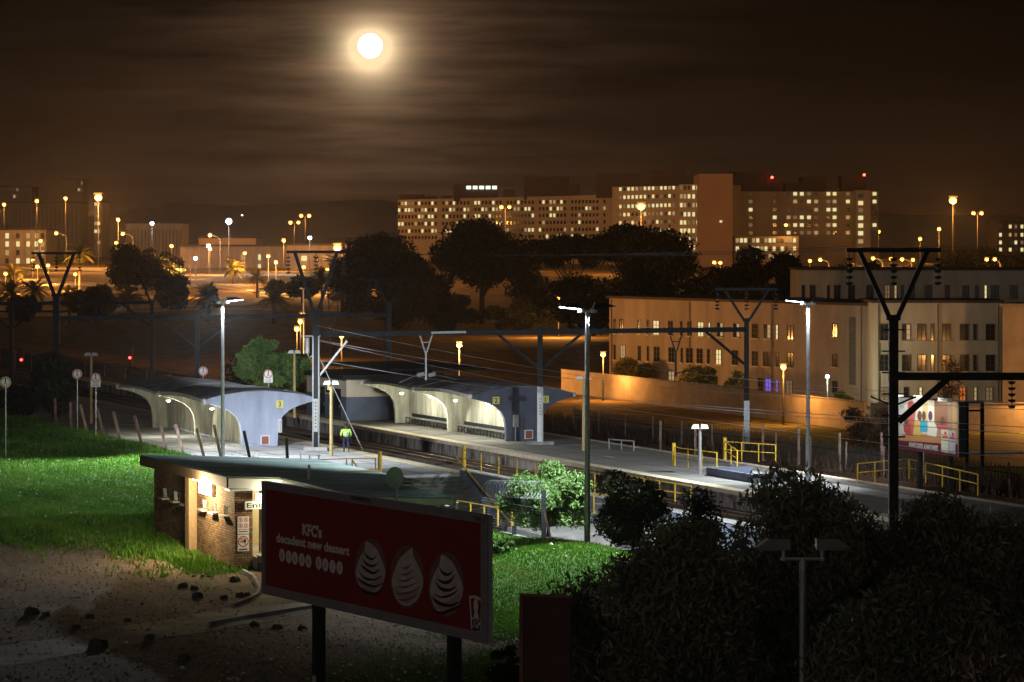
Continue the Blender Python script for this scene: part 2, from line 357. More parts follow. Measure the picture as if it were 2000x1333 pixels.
def groundmat():
    m = bpy.data.materials.new('ground_soil_and_grass'); m.use_nodes = True; t = m.node_tree; b = t.nodes['Principled BSDF']; b.inputs['Roughness'].default_value = .95
    b.inputs['Specular IOR Level'].default_value = .15
    tcn = t.nodes.new('ShaderNodeTexCoord')
    def nz(s, d=8, r_=.6):
        n = t.nodes.new('ShaderNodeTexNoise'); n.inputs['Scale'].default_value = s; n.inputs['Detail'].default_value = d; n.inputs['Roughness'].default_value = r_
        t.links.new(tcn.outputs['Object'], n.inputs['Vector']); return n.outputs[0]
    def rp(src, a, ca, b_, cb_):
        r_ = t.nodes.new('ShaderNodeValToRGB'); t.links.new(src, r_.inputs[0]); e = r_.color_ramp.elements
        e[0].position = a; e[0].color = (*ca, 1); e[1].position = b_; e[1].color = (*cb_, 1); return r_.outputs[0]
    def mx(f, a, b_, mode='MIX'):
        n = t.nodes.new('ShaderNodeMix'); n.data_type = 'RGBA'; n.blend_type = mode
        if isinstance(f, float): n.inputs[0].default_value = f
        else: t.links.new(f, n.inputs[0])
        t.links.new(a, n.inputs[6]); t.links.new(b_, n.inputs[7]); return n.outputs[2]
    def ma(op, a, b_):
        n = t.nodes.new('ShaderNodeMath'); n.operation = op
        for i, q in enumerate((a, b_)):
            if isinstance(q, (int, float)): n.inputs[i].default_value = q
            else: t.links.new(q, n.inputs[i])
        return n.outputs[0]
    n1, n2, n3 = nz(.35), nz(2.2), nz(14, 6, .7)
    soil = mx(.45, rp(n1, .35, (.085, .052, .028), .65, (.28, .18, .095)), rp(n2, .4, (.08, .055, .035), .62, (.30, .20, .12)))
    soil = mx(.35, soil, rp(n3, .4, (.05, .04, .03), .6, (.33, .26, .19)))
    grass = mx(.5, rp(n2, .35, (.035, .13, .010), .65, (.10, .28, .022)), rp(n1, .35, (.035, .11, .012), .65, (.11, .20, .03)))
    grass = mx(.4, grass, rp(n3, .4, (.018, .055, .006), .6, (.10, .24, .03)))
    dry = rp(n1, .38, (.11, .072, .032), .62, (.26, .17, .075))
    sxyz = t.nodes.new('ShaderNodeSeparateXYZ'); t.links.new(tcn.outputs['Object'], sxyz.inputs[0])
    farf = ma('MULTIPLY', ma('SUBTRACT', sxyz.outputs[1], 235), .02); farf = t.nodes.new('ShaderNodeClamp') if False else farf
    cl = t.nodes.new('ShaderNodeClamp'); t.links.new(farf, cl.inputs[0])
    grass = mx(cl.outputs[0], grass, dry)
    at = t.nodes.new('ShaderNodeAttribute'); at.attribute_name = 'tint'
    f = ma('ADD', at.outputs['Fac'], ma('MULTIPLY', ma('SUBTRACT', n2, .5), 1.6))
    fr = t.nodes.new('ShaderNodeMapRange'); fr.inputs[1].default_value = .38; fr.inputs[2].default_value = .62; t.links.new(f, fr.inputs[0])
    t.links.new(mx(fr.outputs[0], soil, grass), b.inputs['Base Color'])
    bp_ = t.nodes.new('ShaderNodeBump'); bp_.inputs['Strength'].default_value = .9; bp_.inputs['Distance'].default_value = .12
    t.links.new(ma('ADD', n2, ma('MULTIPLY', n3, .5)), bp_.inputs['Height']); t.links.new(bp_.outputs[0], b.inputs['Normal'])
    return m
g = np_mesh('ground', V, T, groundmat(), attr=GM); tag(g, kind='structure'); g.data.polygons.foreach_set('use_smooth', [True] * len(g.data.polygons))

# mountains on the horizon
mb = MB(); RX = [(-3600, 140), (-2600, 180), (-2100, 200), (-1650, 260), (-1050, 330), (-900, 520), (-830, 600), (-760, 700), (-600, 640), (-300, 720), (-60, 640), (90, 740), (260, 760), (420, 640), (700, 560), (1100, 500), (1700, 420), (2600, 300), (3600, 200)]
rr = random.Random(3); prof = []
for (a, za), (b, zb) in zip(RX, RX[1:]):
    for k in range(6):
        t = k / 6; prof.append((a + (b - a) * t, (za + (zb - za) * t) * .060 + (rr.random() - .5) * 4))
prof.append((RX[-1][0], RX[-1][1] * .060)); n = len(prof); vs = []
for j, (dy, k) in enumerate(((0, 0), (500, .45), (900, .8), (1200, 1.0), (2100, .0))):
    for x, z in prof: vs.append((x * .46 + 7 * math.sin(x * .05 + j), 2600 + dy * .5, 5 + z * k * 1.15))
mb.add(vs, [(j * n + i, j * n + i + 1, (j + 1) * n + i + 1, (j + 1) * n + i) for j in range(4) for i in range(n - 1)])
tag(mb.build('hills', mat('hill_scrub', (.42, .34, .26), .95), smooth=True), kind='structure')

# ---- moon
o = MB().ball((0, 0, 0), 23.5 / F * 20000, 32).build('moon', mat('moon_surface', (1, 1, 1), emit=26, ecol=(1, .97, .90)), smooth=True)
o.location = (MX * 20000, 20000, H + MZ * 20000); tag(o, 'bright full moon glowing through thin cloud', 'moon')

# ================================================================ PLATFORMS AND TRACKS
def railbox(mb, u0, u1, v0, v1, z0, z1):
    return mb.add([R(u, v, z) for z in (z0, z1) for u, v in ((u0, v0), (u0, v1), (u1, v1), (u1, v0))],
                  [(0, 1, 2, 3), (7, 6, 5, 4), (0, 4, 5, 1), (1, 5, 6, 2), (2, 6, 7, 3), (3, 7, 4, 0)])
p3 = thing('platform', 'wide pale platform numbered 3 lit by the floodlights', 'platform', R(0, -3, 0))
p2 = thing('platform', 'darker platform numbered 2 and 1 across the tracks', 'platform', R(0, 15, 0))
def wchild(mb, name, m, par):
    o = mb.build(name, m); o.parent = par; o.matrix_parent_inverse = Matrix.Translation(Vector(par.location)).inverted() if not par.rotation_euler.z else (Matrix.Translation(Vector(par.location)) @ Matrix.Rotation(par.rotation_euler.z, 4, 'Z')).inverted(); return o
q = MB(); railbox(q, -21.5, 120, -9.0, 1.75, -1.4, -.008); wchild(q, 'paving', M['platform'], p3)
q = MB(); railbox(q, -21.5, 120, 1.75, 2.4, -.25, .012); wchild(q, 'edge_paving', M['edge'], p3)
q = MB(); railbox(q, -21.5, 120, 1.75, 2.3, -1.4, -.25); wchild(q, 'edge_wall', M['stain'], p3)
q = MB(); railbox(q, -75, 110, 11.6, 20.0, -1.4, -.008); wchild(q, 'paving', M['platform_dark'], p2)
q = MB(); railbox(q, -75, 110, 10.9, 11.6, -.22, .012); wchild(q, 'edge_paving', M['edge'], p2)
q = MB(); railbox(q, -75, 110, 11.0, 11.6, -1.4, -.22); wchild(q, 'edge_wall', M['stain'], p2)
q = MB(); railbox(q, -75, 110, 20.0, 20.6, -1.4, .012); wchild(q, 'far_edge_paving', M['edge'], p2)
def joints(v0, v1, u0, u1, st_, m, par, lens):
    k_ = MB(); u_ = u0
    while u_ < u1: railbox(k_, u_, u_ + .05, v0, v1, -.012, .001); u_ += st_
    for v_ in lens: railbox(k_, u0, u1, v_, v_ + .04, -.012, .002)
    o = wchild(k_, 'paving_joints', m, par); tag(o, kind='stuff')
JM = mat('tar_joint', (.10, .095, .09), .9)
joints(-8.6, 1.7, -21, 60, 4.5, JM, p3, (-5.2, -.4)); joints(11.7, 19.9, -60, 60, 5.5, JM, p2, (14.4, 18.6))
q = MB(); railbox(q, 1.6 - 60, 60, 11.62, 11.74, -.012, .004); wchild(q, 'yellow_line', M['yellow_pl'], p2)
q = MB(); railbox(q, -21.4, 90, 1.55, 1.67, -.012, .004); wchild(q, 'yellow_line', M['yellow_pl'], p3)
q = MB(); railbox(q, -46, -22, 16.4, 18.2, -.02, .006); wchild(q, 'pale_repair_patch', M['conc_light'], p2)
q = MB(); railbox(q, -12.8, -11.6, 15.0, 15.2, -.02, .007); wchild(q, 'faded_mark', M['edge'], p2)
q = MB(); railbox(q, -75, 220, 2.4, 10.9, -1.3, -1.0 + .05); tag(q.build('ballast_bed', M['ballast']), kind='structure')
q = MB(); railbox(q, -75, 220, 20.6, 28.0, -1.3, -1.0 + .05); tag(q.build('ballast_bed', M['ballast']), kind='structure')
for i, (vc, nm) in enumerate(((4.6, 'rusty track beside the pale platform edge'), (8.6, 'rusty track beside the stained wall of the darker platform'), (22.7, 'dark track directly behind the shelter with plates 2 and 1'), (26.3, 'dark track nearest the overgrown fence'))):
    t = thing('railway_track', nm, 'railway track', R(0, vc, -1), AR, 'railway tracks')
    for s in (-.533, .533):
        MB().box(s - .035, s + .035, -75, 220, .12, .27).build('rail', M['rail'], t)
    k = MB()
    for j in range(int(295 / .7)): y = -75 + j * .7; k.box(-1.2, 1.2, y - .12, y + .12, .0, .12)
    tag(k.build('sleepers', M['sleeper'], t), kind='stuff')

# subway stair well, retaining wall with railing
st = thing('stairway', 'concrete steps dropping off the pale platform beside the slate blue wall', 'stairway', R(-21.5, 0, 0), AR)
k = MB(); NS = 17
for j in range(NS):
    y = -j * 7.5 / NS; k.box(-5.6, 1.55, y - 7.5 / NS, y, -3.1, -j * 2.8 / NS - .16)
k.build('steps', mat('mossy_step_concrete', (.10, .105, .08), .95, 2, .5), st)
k = MB()
for j in range(NS): y = -j * 7.5 / NS; k.box(-5.6, 1.55, y - 7.5 / NS + .0, y - 7.5 / NS + .06, -j * 2.8 / NS - .16, -j * 2.8 / NS - .15)
k.build('step_nosing', M['conc'], st)
k = MB(); k.tube((-4.9, 0, .95), (-4.9, -7.5, -1.85), .035); k.tube((-4.9, 0, .45), (-4.9, -7.5, -2.35), .03)
for j in range(4): k.tube((-4.9, -j * 2.5, -.1 - j * .93), (-4.9, -j * 2.5, .95 - j * .93), .035)
k.build('handrail', M['yellow'], st)
k = MB(); k.tube((1.45, .3, 1.0), (1.45, -8.2, -2.1), .045); k.build('handrail', M['yellow'], st)
rw = thing('retaining_wall', 'slate blue stairwell wall under the yellow railing', 'wall', R(-21.5, 2.0, 0), AR)
MB().box(-.38, .1, -48, 0, -3.2, .18).build('wall', mat('slate_blue_wall', (.26, .30, .39), .85, 1.2, .3, stretch=(1, 1, .5)), rw)
MB().box(-.44, .16, -48, .02, .18, .26).build('coping', M['white'], rw)
k = MB(); text(k, '00', 0, 0, .42, 0)
k2 = MB(); k2.add([(-.385, -9.6 - x_ * .5, -1.0 + z_) for x_, y_, z_ in k.v], k.f); k2.box(-.385, -.381, -9.95, -9.55, -1.5, -1.2); k2.build('stencil_mark', M['white'], rw)
MB().box(-11.3, -11.0, -48, 0, -3.2, .02).build('inner_wall', M['conc'], rw)
def railing(name, label, a, b, n, rails=(1.1, .6), g='yellow railings round the platforms', mt='yellow', fat_first=False):
    a = Vector(a); b = Vector(b); t = thing(name, label, 'railing', a, 0, g); d = b - a
    for i in range(n + 1):
        p = d * (i / n); r_ = .11 if (fat_first and i == 0) else .038
        MB().tube(p + Vector((0, 0, -.02)), p + Vector((0, 0, rails[0] + (.25 if r_ > .1 else 0))), r_).build('post', M[mt], t)
    for h in rails: MB().tube((0, 0, h), d + Vector((0, 0, h)), .03).build('rail', M[mt], t)
    return t
railing('railing', 'long yellow railing on top of the slate blue stairwell wall', R(-21.6, 1.85, .26), R(-46, 1.85, .26), 9, fat_first=True)
railing('railing', 'thin yellow railing on the pale platform behind the green roof', R(-21.2, -8.6, 0), R(-21.2, -3.4, 0), 3, (1.0,))
pr = thing('bollard_post', 'thick yellow post at the head of the stairs', 'post', R(-21.4, -3.2, 0), 0); MB().tube((0, 0, 0), (0, 0, 1.35), .12, n=14).build('post', M['yellow'], pr); MB().ball((0, 0, 1.35), .12, 8, .5).build('cap', M['yellow'], pr)
# stairs on platform 2
s2 = thing('stair_upstand', 'low slate blue kerb round the stair opening on the far platform', 'kerb', R(-28, 15.6, 0), AR)
MB().box(-1.4, 1.4, -6, -5.7, 0, .45).build('kerb', M['blue_dark'], s2); MB().box(-1.4, -1.1, -5.7, 0, 0, .45).build('kerb', M['blue_dark'], s2); MB().box(-1.1, 1.4, -.3, 0, 0, .45).build('kerb', M['blue_dark'], s2)
def pr_(px, py): return G(px, py, 0.0)
a = pr_(1316, 910); b = pr_(1400, 922); c = pr_(1452, 905); d_ = pr_(1416, 898)
railing('railing', 'yellow railing with a thick end post at the stair opening of the far platform', a, b, 3, fat_first=True)
railing('railing', 'short yellow railing behind the white twin lamp post', d_, pr_(1440, 917), 2, fat_first=True)
railing('railing', 'yellow railing closing the back of the stair opening on the far platform', d_, pr_(1515, 905), 3)
railing('railing', 'long yellow railing left of the sugar advertising board beside the big mast', pr_(1675, 945), pr_(1775, 935), 3)
railing('railing', 'long yellow railing running under the sugar advertising board', pr_(1776, 935), pr_(1910, 968), 4)
# lower yellow barrier rails in the stair well
railing('railing', 'yellow landing rail behind the bush at the foot of the stairs', P(1003, 1046, 160), P(1055, 1052, 157), 2, (.95, .5))
railing('railing', 'yellow ramp rail glimpsed between the bush and the dark shrub', P(1160, 1003, 155), P(1240, 1012, 152), 2, (.95, .5))
railing('railing', 'yellow guard rail half hidden behind the dark shrub', P(1200, 960, 160), P(1350, 985, 152), 5, (.9, .45))
railing('railing', 'white topped yellow rail leading from the roof end to the stairs', P(893, 1012, 150), P(1000, 1032, 146), 4, (.85,))
sl = thing('ramp_slab', 'pale floodlit concrete slab behind the grass mound', 'slab', P(1190, 1040, 150), AR)
MB().box(-4.0, 6.0, -2.4, 3.4, -.6, .1).build('slab', mat('floodlit_slab', (.50, .50, .46), .9, 1.5, .3, bump=.2), sl); MB().box(-4.05, 6.05, -2.5, -2.4, -.62, .14).build('edge', M['conc'], sl)

# ================================================================ SHELTERS
PROF = [(1.2, 0), (1.24, 1.0), (1.34, 1.55), (1.58, 1.98), (2.0, 2.32), (2.6, 2.6), (3.3, 2.8), (3.67, 2.88), (3.72, 3.06), (3.4, 3.2), (2.4, 3.42), (1.2, 3.56), (0, 3.6)]
FULL = PROF + [(-x, z) for x, z in PROF[-2::-1]]
def shelter(label, u0, v0, plates, face, lampY, benches):
    t = thing('platform_shelter', label, 'shelter', R(u0, v0, 0), AR, 'mushroom shelters on the platforms')
    MB().prism(FULL, -.16, .16).build('end_wall', face, t)
    for y in (11, 22): MB().prism([(x * .985, z * .985) for x, z in FULL], y - .13, y + .13).build('fin', M['cream'], t)
    for y0, y1 in ((.16, 10.87), (11.13, 21.87)): MB().box(-.14, .14, y0, y1, 0, 3.25).build('back_wall', M['cream'], t)
    # vaulted roof, two bulging bays
    nx_, ny = 16, 20
    for b_ in range(2):
        vs = []
        for s in (0, 1):
            for j in range(ny + 1):
                y = .16 + b_ * 11 + (10.84 if b_ == 0 else 10.98) * j / ny; bulge = .20 * math.sin(math.pi * j / ny)
                for i in range(nx_ + 1):
                    x = -3.72 + 7.44 * i / nx_; z = 3.61 - .58 * (abs(x) / 3.72) ** 2.0 + bulge * (.35 + .65 * abs(x) / 3.72) + .015
                    th = .17 + .12 * (1 - abs(x) / 3.72)
                    vs.append((x * (1 + bulge * .1), y, z - (th if s == 0 else 0)))
        w = nx_ + 1; m = w * (ny + 1); fs = []
        for j in range(ny):
            for i in range(nx_):
                a_ = j * w + i; fs += [(a_, a_ + w, a_ + w + 1, a_ + 1), (m + a_, m + a_ + 1, m + a_ + w + 1, m + a_ + w)]
        for j in range(ny):
            for a_, b2 in ((j * w, (j + 1) * w), ((j + 1) * w + nx_, j * w + nx_)): fs.append((a_, m + a_, m + b2, b2))
        for i in range(nx_): fs += [(i, i + 1, m + i + 1, m + i), (ny * w + i + 1, ny * w + i, m + ny * w + i, m + ny * w + i + 1)]
        mb = MB(); mb.add(vs, [tuple(q) for q in fs]); mb.mi = [0 if (fi < 2 * nx_ * ny and fi % 2 == 1) else 1 for fi in range(len(fs))]
        mb.build('roof', [M['roofc'], M['cream']], t)
    for y in (0, 11, 22):
        for s in (-1, 1):
            g_ = MB(); g_.ball((s * 3.72, y, 3.0), .19, 8); g_.build('gutter_spout', M['white'], t, True)
    for s in (-1, 1):
        e_ = MB(); e_.path([(s * 3.74 * (1 + .02 * math.sin(math.pi * j / 10)), .2 + 10.6 * j / 10, 3.06 + .2 * math.sin(math.pi * j / 10)) for j in range(11)], .07); e_.build('gutter', M['white'], t)
    for (x, yo, txt) in plates:
        pl = MB().box(x - .24, x + .24, -.19 + yo, -.162 + yo, 2.5, 2.98).build('number_plate', M['yellow_pl'], t)
        k = MB(); text(k, txt, x - (.1 if txt != '1' else .06), 2.58, .32, -.195 + yo, bold=.006); k.build('numeral', M['black'], pl)
    for (x, y) in lampY:
        lm = MB().box(x - .14, x + .14, y - .25, y + .25, 2.50, 2.60).build('light_fitting', M['white'], t)
        MB().ball((x, y, 2.46), .13, 8, .5, 1.0, 1.5).build('bulb', M['warmbulb'], lm, True)
        point((x, y, 2.3), 400, (1, .97, .80), .1, t)
    for (y0, y1) in benches:
        be = thing('bench', 'row of white seats in the %s bay of the shelter with plate 2' % ('near' if y0 < 8 else 'far'), 'bench', t.matrix_basis @ Vector((0, 0, 0)), AR)
        be.location = R(u0, v0, 0)
        MB().box(-.75, -.25, y0, y1, .40, .45).build('seat_frame', M['black'], be)
        MB().box(-.22, -.18, y0, y1, .45, .75).build('back_rail', M['dsteel'], be)
        n_ = int((y1 - y0) / .62)
        for j in range(n_ + 1): y = y0 + .1 + j * (y1 - y0 - .2) / n_; MB().box(-.74, -.70, y - .03, y + .03, 0, .4).build('leg', M['dsteel'], be)
        for j in range(n_): y = y0 + .1 + j * (y1 - y0 - .2) / n_; MB().box(-.78, -.3, y + .08, y + .52, .45, .52).build('seat', M['steel'], be)
    return t
sh3 = shelter('pale blue faced mushroom shelter with number plate 3', 5, -2.25, [(1.35, 0, '3')], M['blue'], [(-2.9, 1.0), (-2.9, 11.6)], [])
sh2 = shelter('slate blue faced mushroom shelter with number plates 2 and 1', 4, 15.8, [(-1.95, 0, '2'), (1.62, 0, '1')], M['blue_dark'], [(-2.2, .8), (-2.7, 5.5), (-2.3, 11.4), (-2.7, 16.4)], [(.8, 10.3), (11.8, 21)])
for t, fx in ((sh3, .35), (sh2, .4)):
    MB().box(fx - .3, fx + .3, -.20, -.165, .12, .72).build('hatch_frame', M['white'], t)
    MB().box(fx - .23, fx + .23, -.215, -.202, .16, .66).build('hatch', mat('rust_red_hatch', (.30, .10, .07), .8), t)
eb = MB().box(1.22, 1.42, -.42, -.17, .9, 1.75).build('meter_box', M['white'], sh3); MB().box(1.24, 1.40, -.43, -.421, .95, 1.7).build('door', M['conc_light'], eb)
eb = MB().box(-.75, -.45, -.45, -.17, .95, 1.75).build('meter_box', M['conc_light'], sh2); MB().tube((-.6, -.3, 0), (-.6, -.3, .95), .05).build('conduit', M['steel'], eb)
for px, py in ((822, 732), (844, 732)):
    k = thing('line_insulator', 'white insulator on a thin strut above the darker shelter roof, %s of two' % ('left' if px < 830 else 'right'), 'insulator', P(px, py, 214))
    MB().tube((-.25, 0, -.05), (.25, 0, .05), .15, n=10).build('insulator', M['white'], k)
    s_ = -1 if px < 830 else 1
    MB().tube((s_ * .2, 0, 0), (s_ * (1.5 if s_ < 0 else 1.8), 0, -.55 if s_ < 0 else -.35), .03).build('strut', M['steel'], k)

# office building on platform 2
ob = thing('station_office', 'single storey office with cream upper wall beyond the darker shelter', 'building', R(30, 12.2, 0), AR)
MB().box(0, 7, 0, 9.5, 1.75, 3.1).build('upper_wall', M['plaster2'], ob); MB().box(-.02, 7, -.02, 9.52, 0, 1.75).build('lower_wall', M['blue_dark'], ob)
MB().box(-.5, 7.5, -.6, 10.2, 3.1, 3.4).build('roof', M['black'], ob)
for y, w in ((1.2, 1.6), (5.0, 1.0)): dd = MB().box(-.06, -.025, y, y + w, 0, 2.3).build('door', M['glass'], ob); MB().box(-.08, -.061, y + .1, y + .16, .9, 1.1).build('handle', M['steel'], dd)
w_ = MB().box(-.05, -.004, 3.3, 4.7, 1.9, 2.8).build('window', M['glass'], ob); MB().box(-.07, -.051, 3.6, 3.9, 2.1, 2.6).build('lit_pane', M['lit'][1], w_); MB().box(-.07, -.051, 4.0, 4.3, 2.1, 2.6).build('lit_pane', M['lit'][1], w_)
rf = thing('canopy', 'flat black canopy roof between the office and the darker shelter', 'canopy', R(27.5, 13, 0), AR)
MB().box(1, 9, -1, 13, 3.75, 3.95).build('roof', M['black'], rf)
for y in (0, 6, 12): MB().box(4.9, 5.1, y, y + .2, 0, 3.75).build('column', M['dsteel'], rf)

# ================================================================ BOOKING HALL (brick)
bh = thing('booking_hall', 'brown brick booking hall with green sheet roof and lit entrance', 'building', R(-48.6, -24.4, 0), AR)
def rz_(x): return 3.5 - .053 * x
def sheet(x0, x1, y0, y1, dz=0.0, th=.07):
    m = MB(); m.add([(x, y, rz_(x) + dz - t) for t in (th, 0) for x, y in ((x0, y0), (x1, y0), (x1, y1), (x0, y1))], [(0, 3, 2, 1), (4, 5, 6, 7), (0, 1, 5, 4), (1, 2, 6, 5), (2, 3, 7, 6), (3, 0, 4, 7)])
    return m
m1 = sheet(-.02, 8.6, -13.95, .1)
for i in range(46):                                                  # standing ribs of the roof sheets
    y = -13.9 + i * .305; m1.add([(x, y + d, rz_(x) + h) for x in (0, 8.6) for d, h in ((-.02, 0), (.02, 0), (0, .045))], [(0, 1, 4, 3), (1, 2, 5, 4), (2, 0, 3, 5), (0, 2, 1), (3, 4, 5)])
m1.build('roof', M['roofg'], bh)
m2 = sheet(2.4, 6.7, -23.0, -13.96, -.02)
for i in range(30):
    y = -22.9 + i * .305; m2.add([(x, y + d, rz_(x) + h - .02) for x in (2.4, 6.7) for d, h in ((-.02, 0), (.02, 0), (0, .045))], [(0, 1, 4, 3), (1, 2, 5, 4), (2, 0, 3, 5), (0, 2, 1), (3, 4, 5)])
m2.build('canopy_roof', M['roofg'], bh)
MB().box(-.05, .02, -13.95, .1, 3.02, 3.46).build('side_fascia', M['timber'], bh)
f1 = MB(); f1.prism([(.021, 3.0), (2.38, 2.9), (2.38, rz_(2.4) - .075), (.021, rz_(0) - .075)], -14.0, -13.94); f1.build('front_fascia', M['white'], bh)
MB().box(2.36, 2.44, -22.98, -13.93, 2.93, 3.28).build('canopy_fascia', M['white'], bh)
f2 = MB(); f2.prism([(2.45, 2.95), (6.7, 2.8), (6.7, rz_(6.7) - .1), (2.45, rz_(2.4) - .1)], -22.98, -22.92); f2.build('end_fascia', M['white'], bh)
MB().box(.1, 8.4, -13.9, -13.2, 2.86, 2.94).build('soffit', M['white'], bh)
MB().box(2.5, 6.6, -22.9, -13.92, 2.72, 2.78).build('canopy_soffit', M['white'], bh)
# walls
sw = MB(); sw.box(.52, .75, -7.4, -.3, -.8, 3.3)
sw.build('side_wall', M['brick'], bh)
sw2 = MB(); ybay = [(-9.55, -8.85), (-11.2, -10.5), (-12.85, -12.15)]   # little barred windows
edges = [-8.0]; 
for a_, b_ in ybay: edges += [b_, a_]
edges.append(-13.4)
for i in range(0, len(edges), 2): sw2.box(.36, .75, edges[i + 1], edges[i], -.8, 3.3)
for a_, b_ in ybay: sw2.box(.36, .75, a_, b_, -.8, 1.75); sw2.box(.36, .75, a_, b_, 2.15, 3.3)
sw2.build('side_wall', M['brick'], bh)
MB().box(.0, .75, -8.0, -7.4, -.8, 3.3).build('pilaster', mat('pale_brick_pilaster', (.50, .33, .18), .9, 8, .3), bh)
def barred(a_, b_, x):
    w_ = MB().box(x + .16, x + .2, a_, b_, 1.75, 2.15).build('window', M['glass'], bh)
    k = MB()
    for i in range(4): y = a_ + (b_ - a_) * (i + .5) / 4; k.beam((x + .03, y - .04, 1.75), (x + .03, y + .06, 2.15), .016)
    k.build('bars', M['white'], w_)
    MB().box(x - .22, x + .12, a_ - .06, b_ + .06, 1.66, 1.74).build('sill', M['conc_light'], w_)
for a_, b_ in ybay: barred(a_, b_, .36)
for a_, b_ in ((-3.1, -2.5), (-4.9, -4.3), (-6.7, -6.1)): barred(a_, b_, .33)
wb = MB().box(.18, .34, -10.9, -8.9, 2.42, 2.94).build('wall_lightbox', M['white'], bh); MB().box(.165, .179, -10.8, -9.0, 2.46, 2.90).build('panel', M['warmbulb'], wb)
MB().tube((.1, -8.4, 3.0), (.1, -9.6, 3.0), .05).build('tube', M['warmbulb'], wb)
point((-.55, -10.6, 2.7), 900, (1, .80, .48), .15, bh)
MB().box(.36, 1.15, -13.75, -13.4, -.8, 2.92).build('corner_pier', M['brick'], bh)
MB().box(.75, .98, -13.4, -9.0, -.8, 3.2).build('inner_wall', M['brick'], bh)
MB().box(1.0, 8.4, -9.2, -8.9, -.2, 3.2).build('inner_wall', mat('cream_glazed_brick', (.62, .48, .26), .6, 6, .15), bh)
MB().box(1.16, 8.4, -14.4, -9.2, -.9, .1).build('floor', mat('polished_floor_screed', (.42, .37, .30), .35, .8, .25), bh)
MB().box(1.16, 6.4, -17.9, -14.4, -.9, -.12).build('floor', M['path'], bh)
MB().box(1.16, 3.2, -14.75, -14.41, -.8, .16).build('low_wall', M['brick'], bh); MB().box(1.12, 3.24, -14.8, -14.36, .16, .21).build('ledge', M['conc_light'], bh)
MB().box(8.0, 8.3, -13.4, -.3, -.8, 3.0).build('rear_wall', M['brick'], bh); MB().box(.75, 8.0, -.6, -.3, -.8, 3.0).build('end_wall', M['brick'], bh)
MB().box(3.6, 6.3, -22.6, -22.3, -.8, 2.85).build('canopy_end_wall', M['brick'], bh); MB().box(6.05, 6.3, -22.3, -13.4, -.8, 2.8).build('canopy_side_wall', M['brick'], bh)
MB().box(1.95, 2.1, -12.2, -12.05, .1, 2.7).build('post', M['timber'], bh); MB().box(1.0, 4.0, -12.25, -12.0, 2.05, 2.2).build('lintel', M['timber'], bh)
lb = MB().box(1.15, 1.95, -14.12, -14.02, 2.50, 2.76).build('bulkhead_lamp', M['white'], bh); MB().ball((1.55, -14.22, 2.62), .26, 10, .55, 1.2, .5).build('bulb', M['warmbulb'], lb, True)
point((2.4, -14.9, 2.5), 190, (1, .88, .58), .15, bh); point((3.4, -11.0, 2.4), 230, (1, .88, .60), .15, bh); point((4.4, -18.0, 2.3), 100, (1, .9, .62), .15, bh)
for x in (3.3, 4.8, 6.2): MB().box(x - .06, x + .06, -23.2, -23.0, 2.65, 2.85).build('gutter_bracket', M['steel'], bh)
MB().tube((6.9, -22.9, 2.9), (6.9, -22.9, 2.3), .06).build('downpipe', M['white'], bh)
for x, y in ((3.3, -14.8),): k = MB().tube((x, y, 3.25), (x, y, 3.95), .06).build('vent_pipe', M['white'], bh)
sg = thing('entrance_sign', 'white board reading Entrance above the booking hall doorway', 'sign', R(-48.6, -24.4, 0), AR)
sb = MB().box(.72, 2.72, -14.08, -14.03, 2.10, 2.44).build('board', M['white'], sg)
k = MB(); text(k, 'Entrance', .80, 2.17, .20, -14.086, width=1.8, bold=.004); k.build('lettering', mat('dark_green_letters', (.02, .06, .03)), sb)
def circle(mb, x, z, r_, y, n=20, rx=None):
    rx = rx or r_; mb.add([(x + rx * math.cos(2 * math.pi * i / n), y, z + r_ * math.sin(2 * math.pi * i / n)) for i in range(n)], [tuple(range(n))])
def ring(mb, x, z, r0, r1, y, n=20):
    mb.add([(x + q * math.cos(2 * math.pi * i / n), y, z + q * math.sin(2 * math.pi * i / n)) for q in (r0, r1) for i in range(n)], [(i, (i + 1) % n, n + (i + 1) % n, n + i) for i in range(n)])
def strip(mb, x0, z0, x1, z1, w, y):
    dx_, dz_ = x1 - x0, z1 - z0; l = math.hypot(dx_, dz_); nx_, nz_ = -dz_ / l * w / 2, dx_ / l * w / 2
    mb.add([(x0 + nx_, y, z0 + nz_), (x1 + nx_, y, z1 + nz_), (x1 - nx_, y, z1 - nz_), (x0 - nx_, y, z0 - nz_)], [(0, 1, 2, 3)])
RED = mat('sign_red', (.55, .04, .03), .6)
s1 = thing('prohibition_sign', 'white panel with four red ringed prohibition symbols on the brick pier', 'sign', R(-48.6, -24.4, 0), AR)
bd = MB().box(.48, .98, -13.79, -13.755, 1.05, 1.78).build('board', M['white'], s1)
k = MB(); j_ = MB()
for cx_ in (.61, .85):
    for cz in (1.64, 1.39): ring(k, cx_, cz, .075, .095, -13.795); strip(k, cx_ - .055, cz + .055, cx_ + .055, cz - .055, .018, -13.798); strip(j_, cx_, cz - .05, cx_ + .01, cz + .04, .02, -13.796); circle(j_, cx_ + .01, cz + .055, .014, -13.796)
strip(k, .48, 1.235, .98, 1.235, .02, -13.795); k.build('red_rings', RED, bd)
strip(j_, .53, 1.15, .93, 1.15, .035, -13.796); j_.build('symbols', M['black'], bd)
s1 = thing('prohibition_sign', 'square no smoking style sign with one big red ring on the brick pier', 'sign', R(-48.6, -24.4, 0), AR)
bd = MB().box(.48, .98, -13.79, -13.755, .32, 1.02).build('board', M['white'], s1)
k = MB(); ring(k, .73, .73, .19, .235, -13.795); strip(k, .60, .87, .86, .59, .035, -13.798); k.build('red_ring', RED, bd)
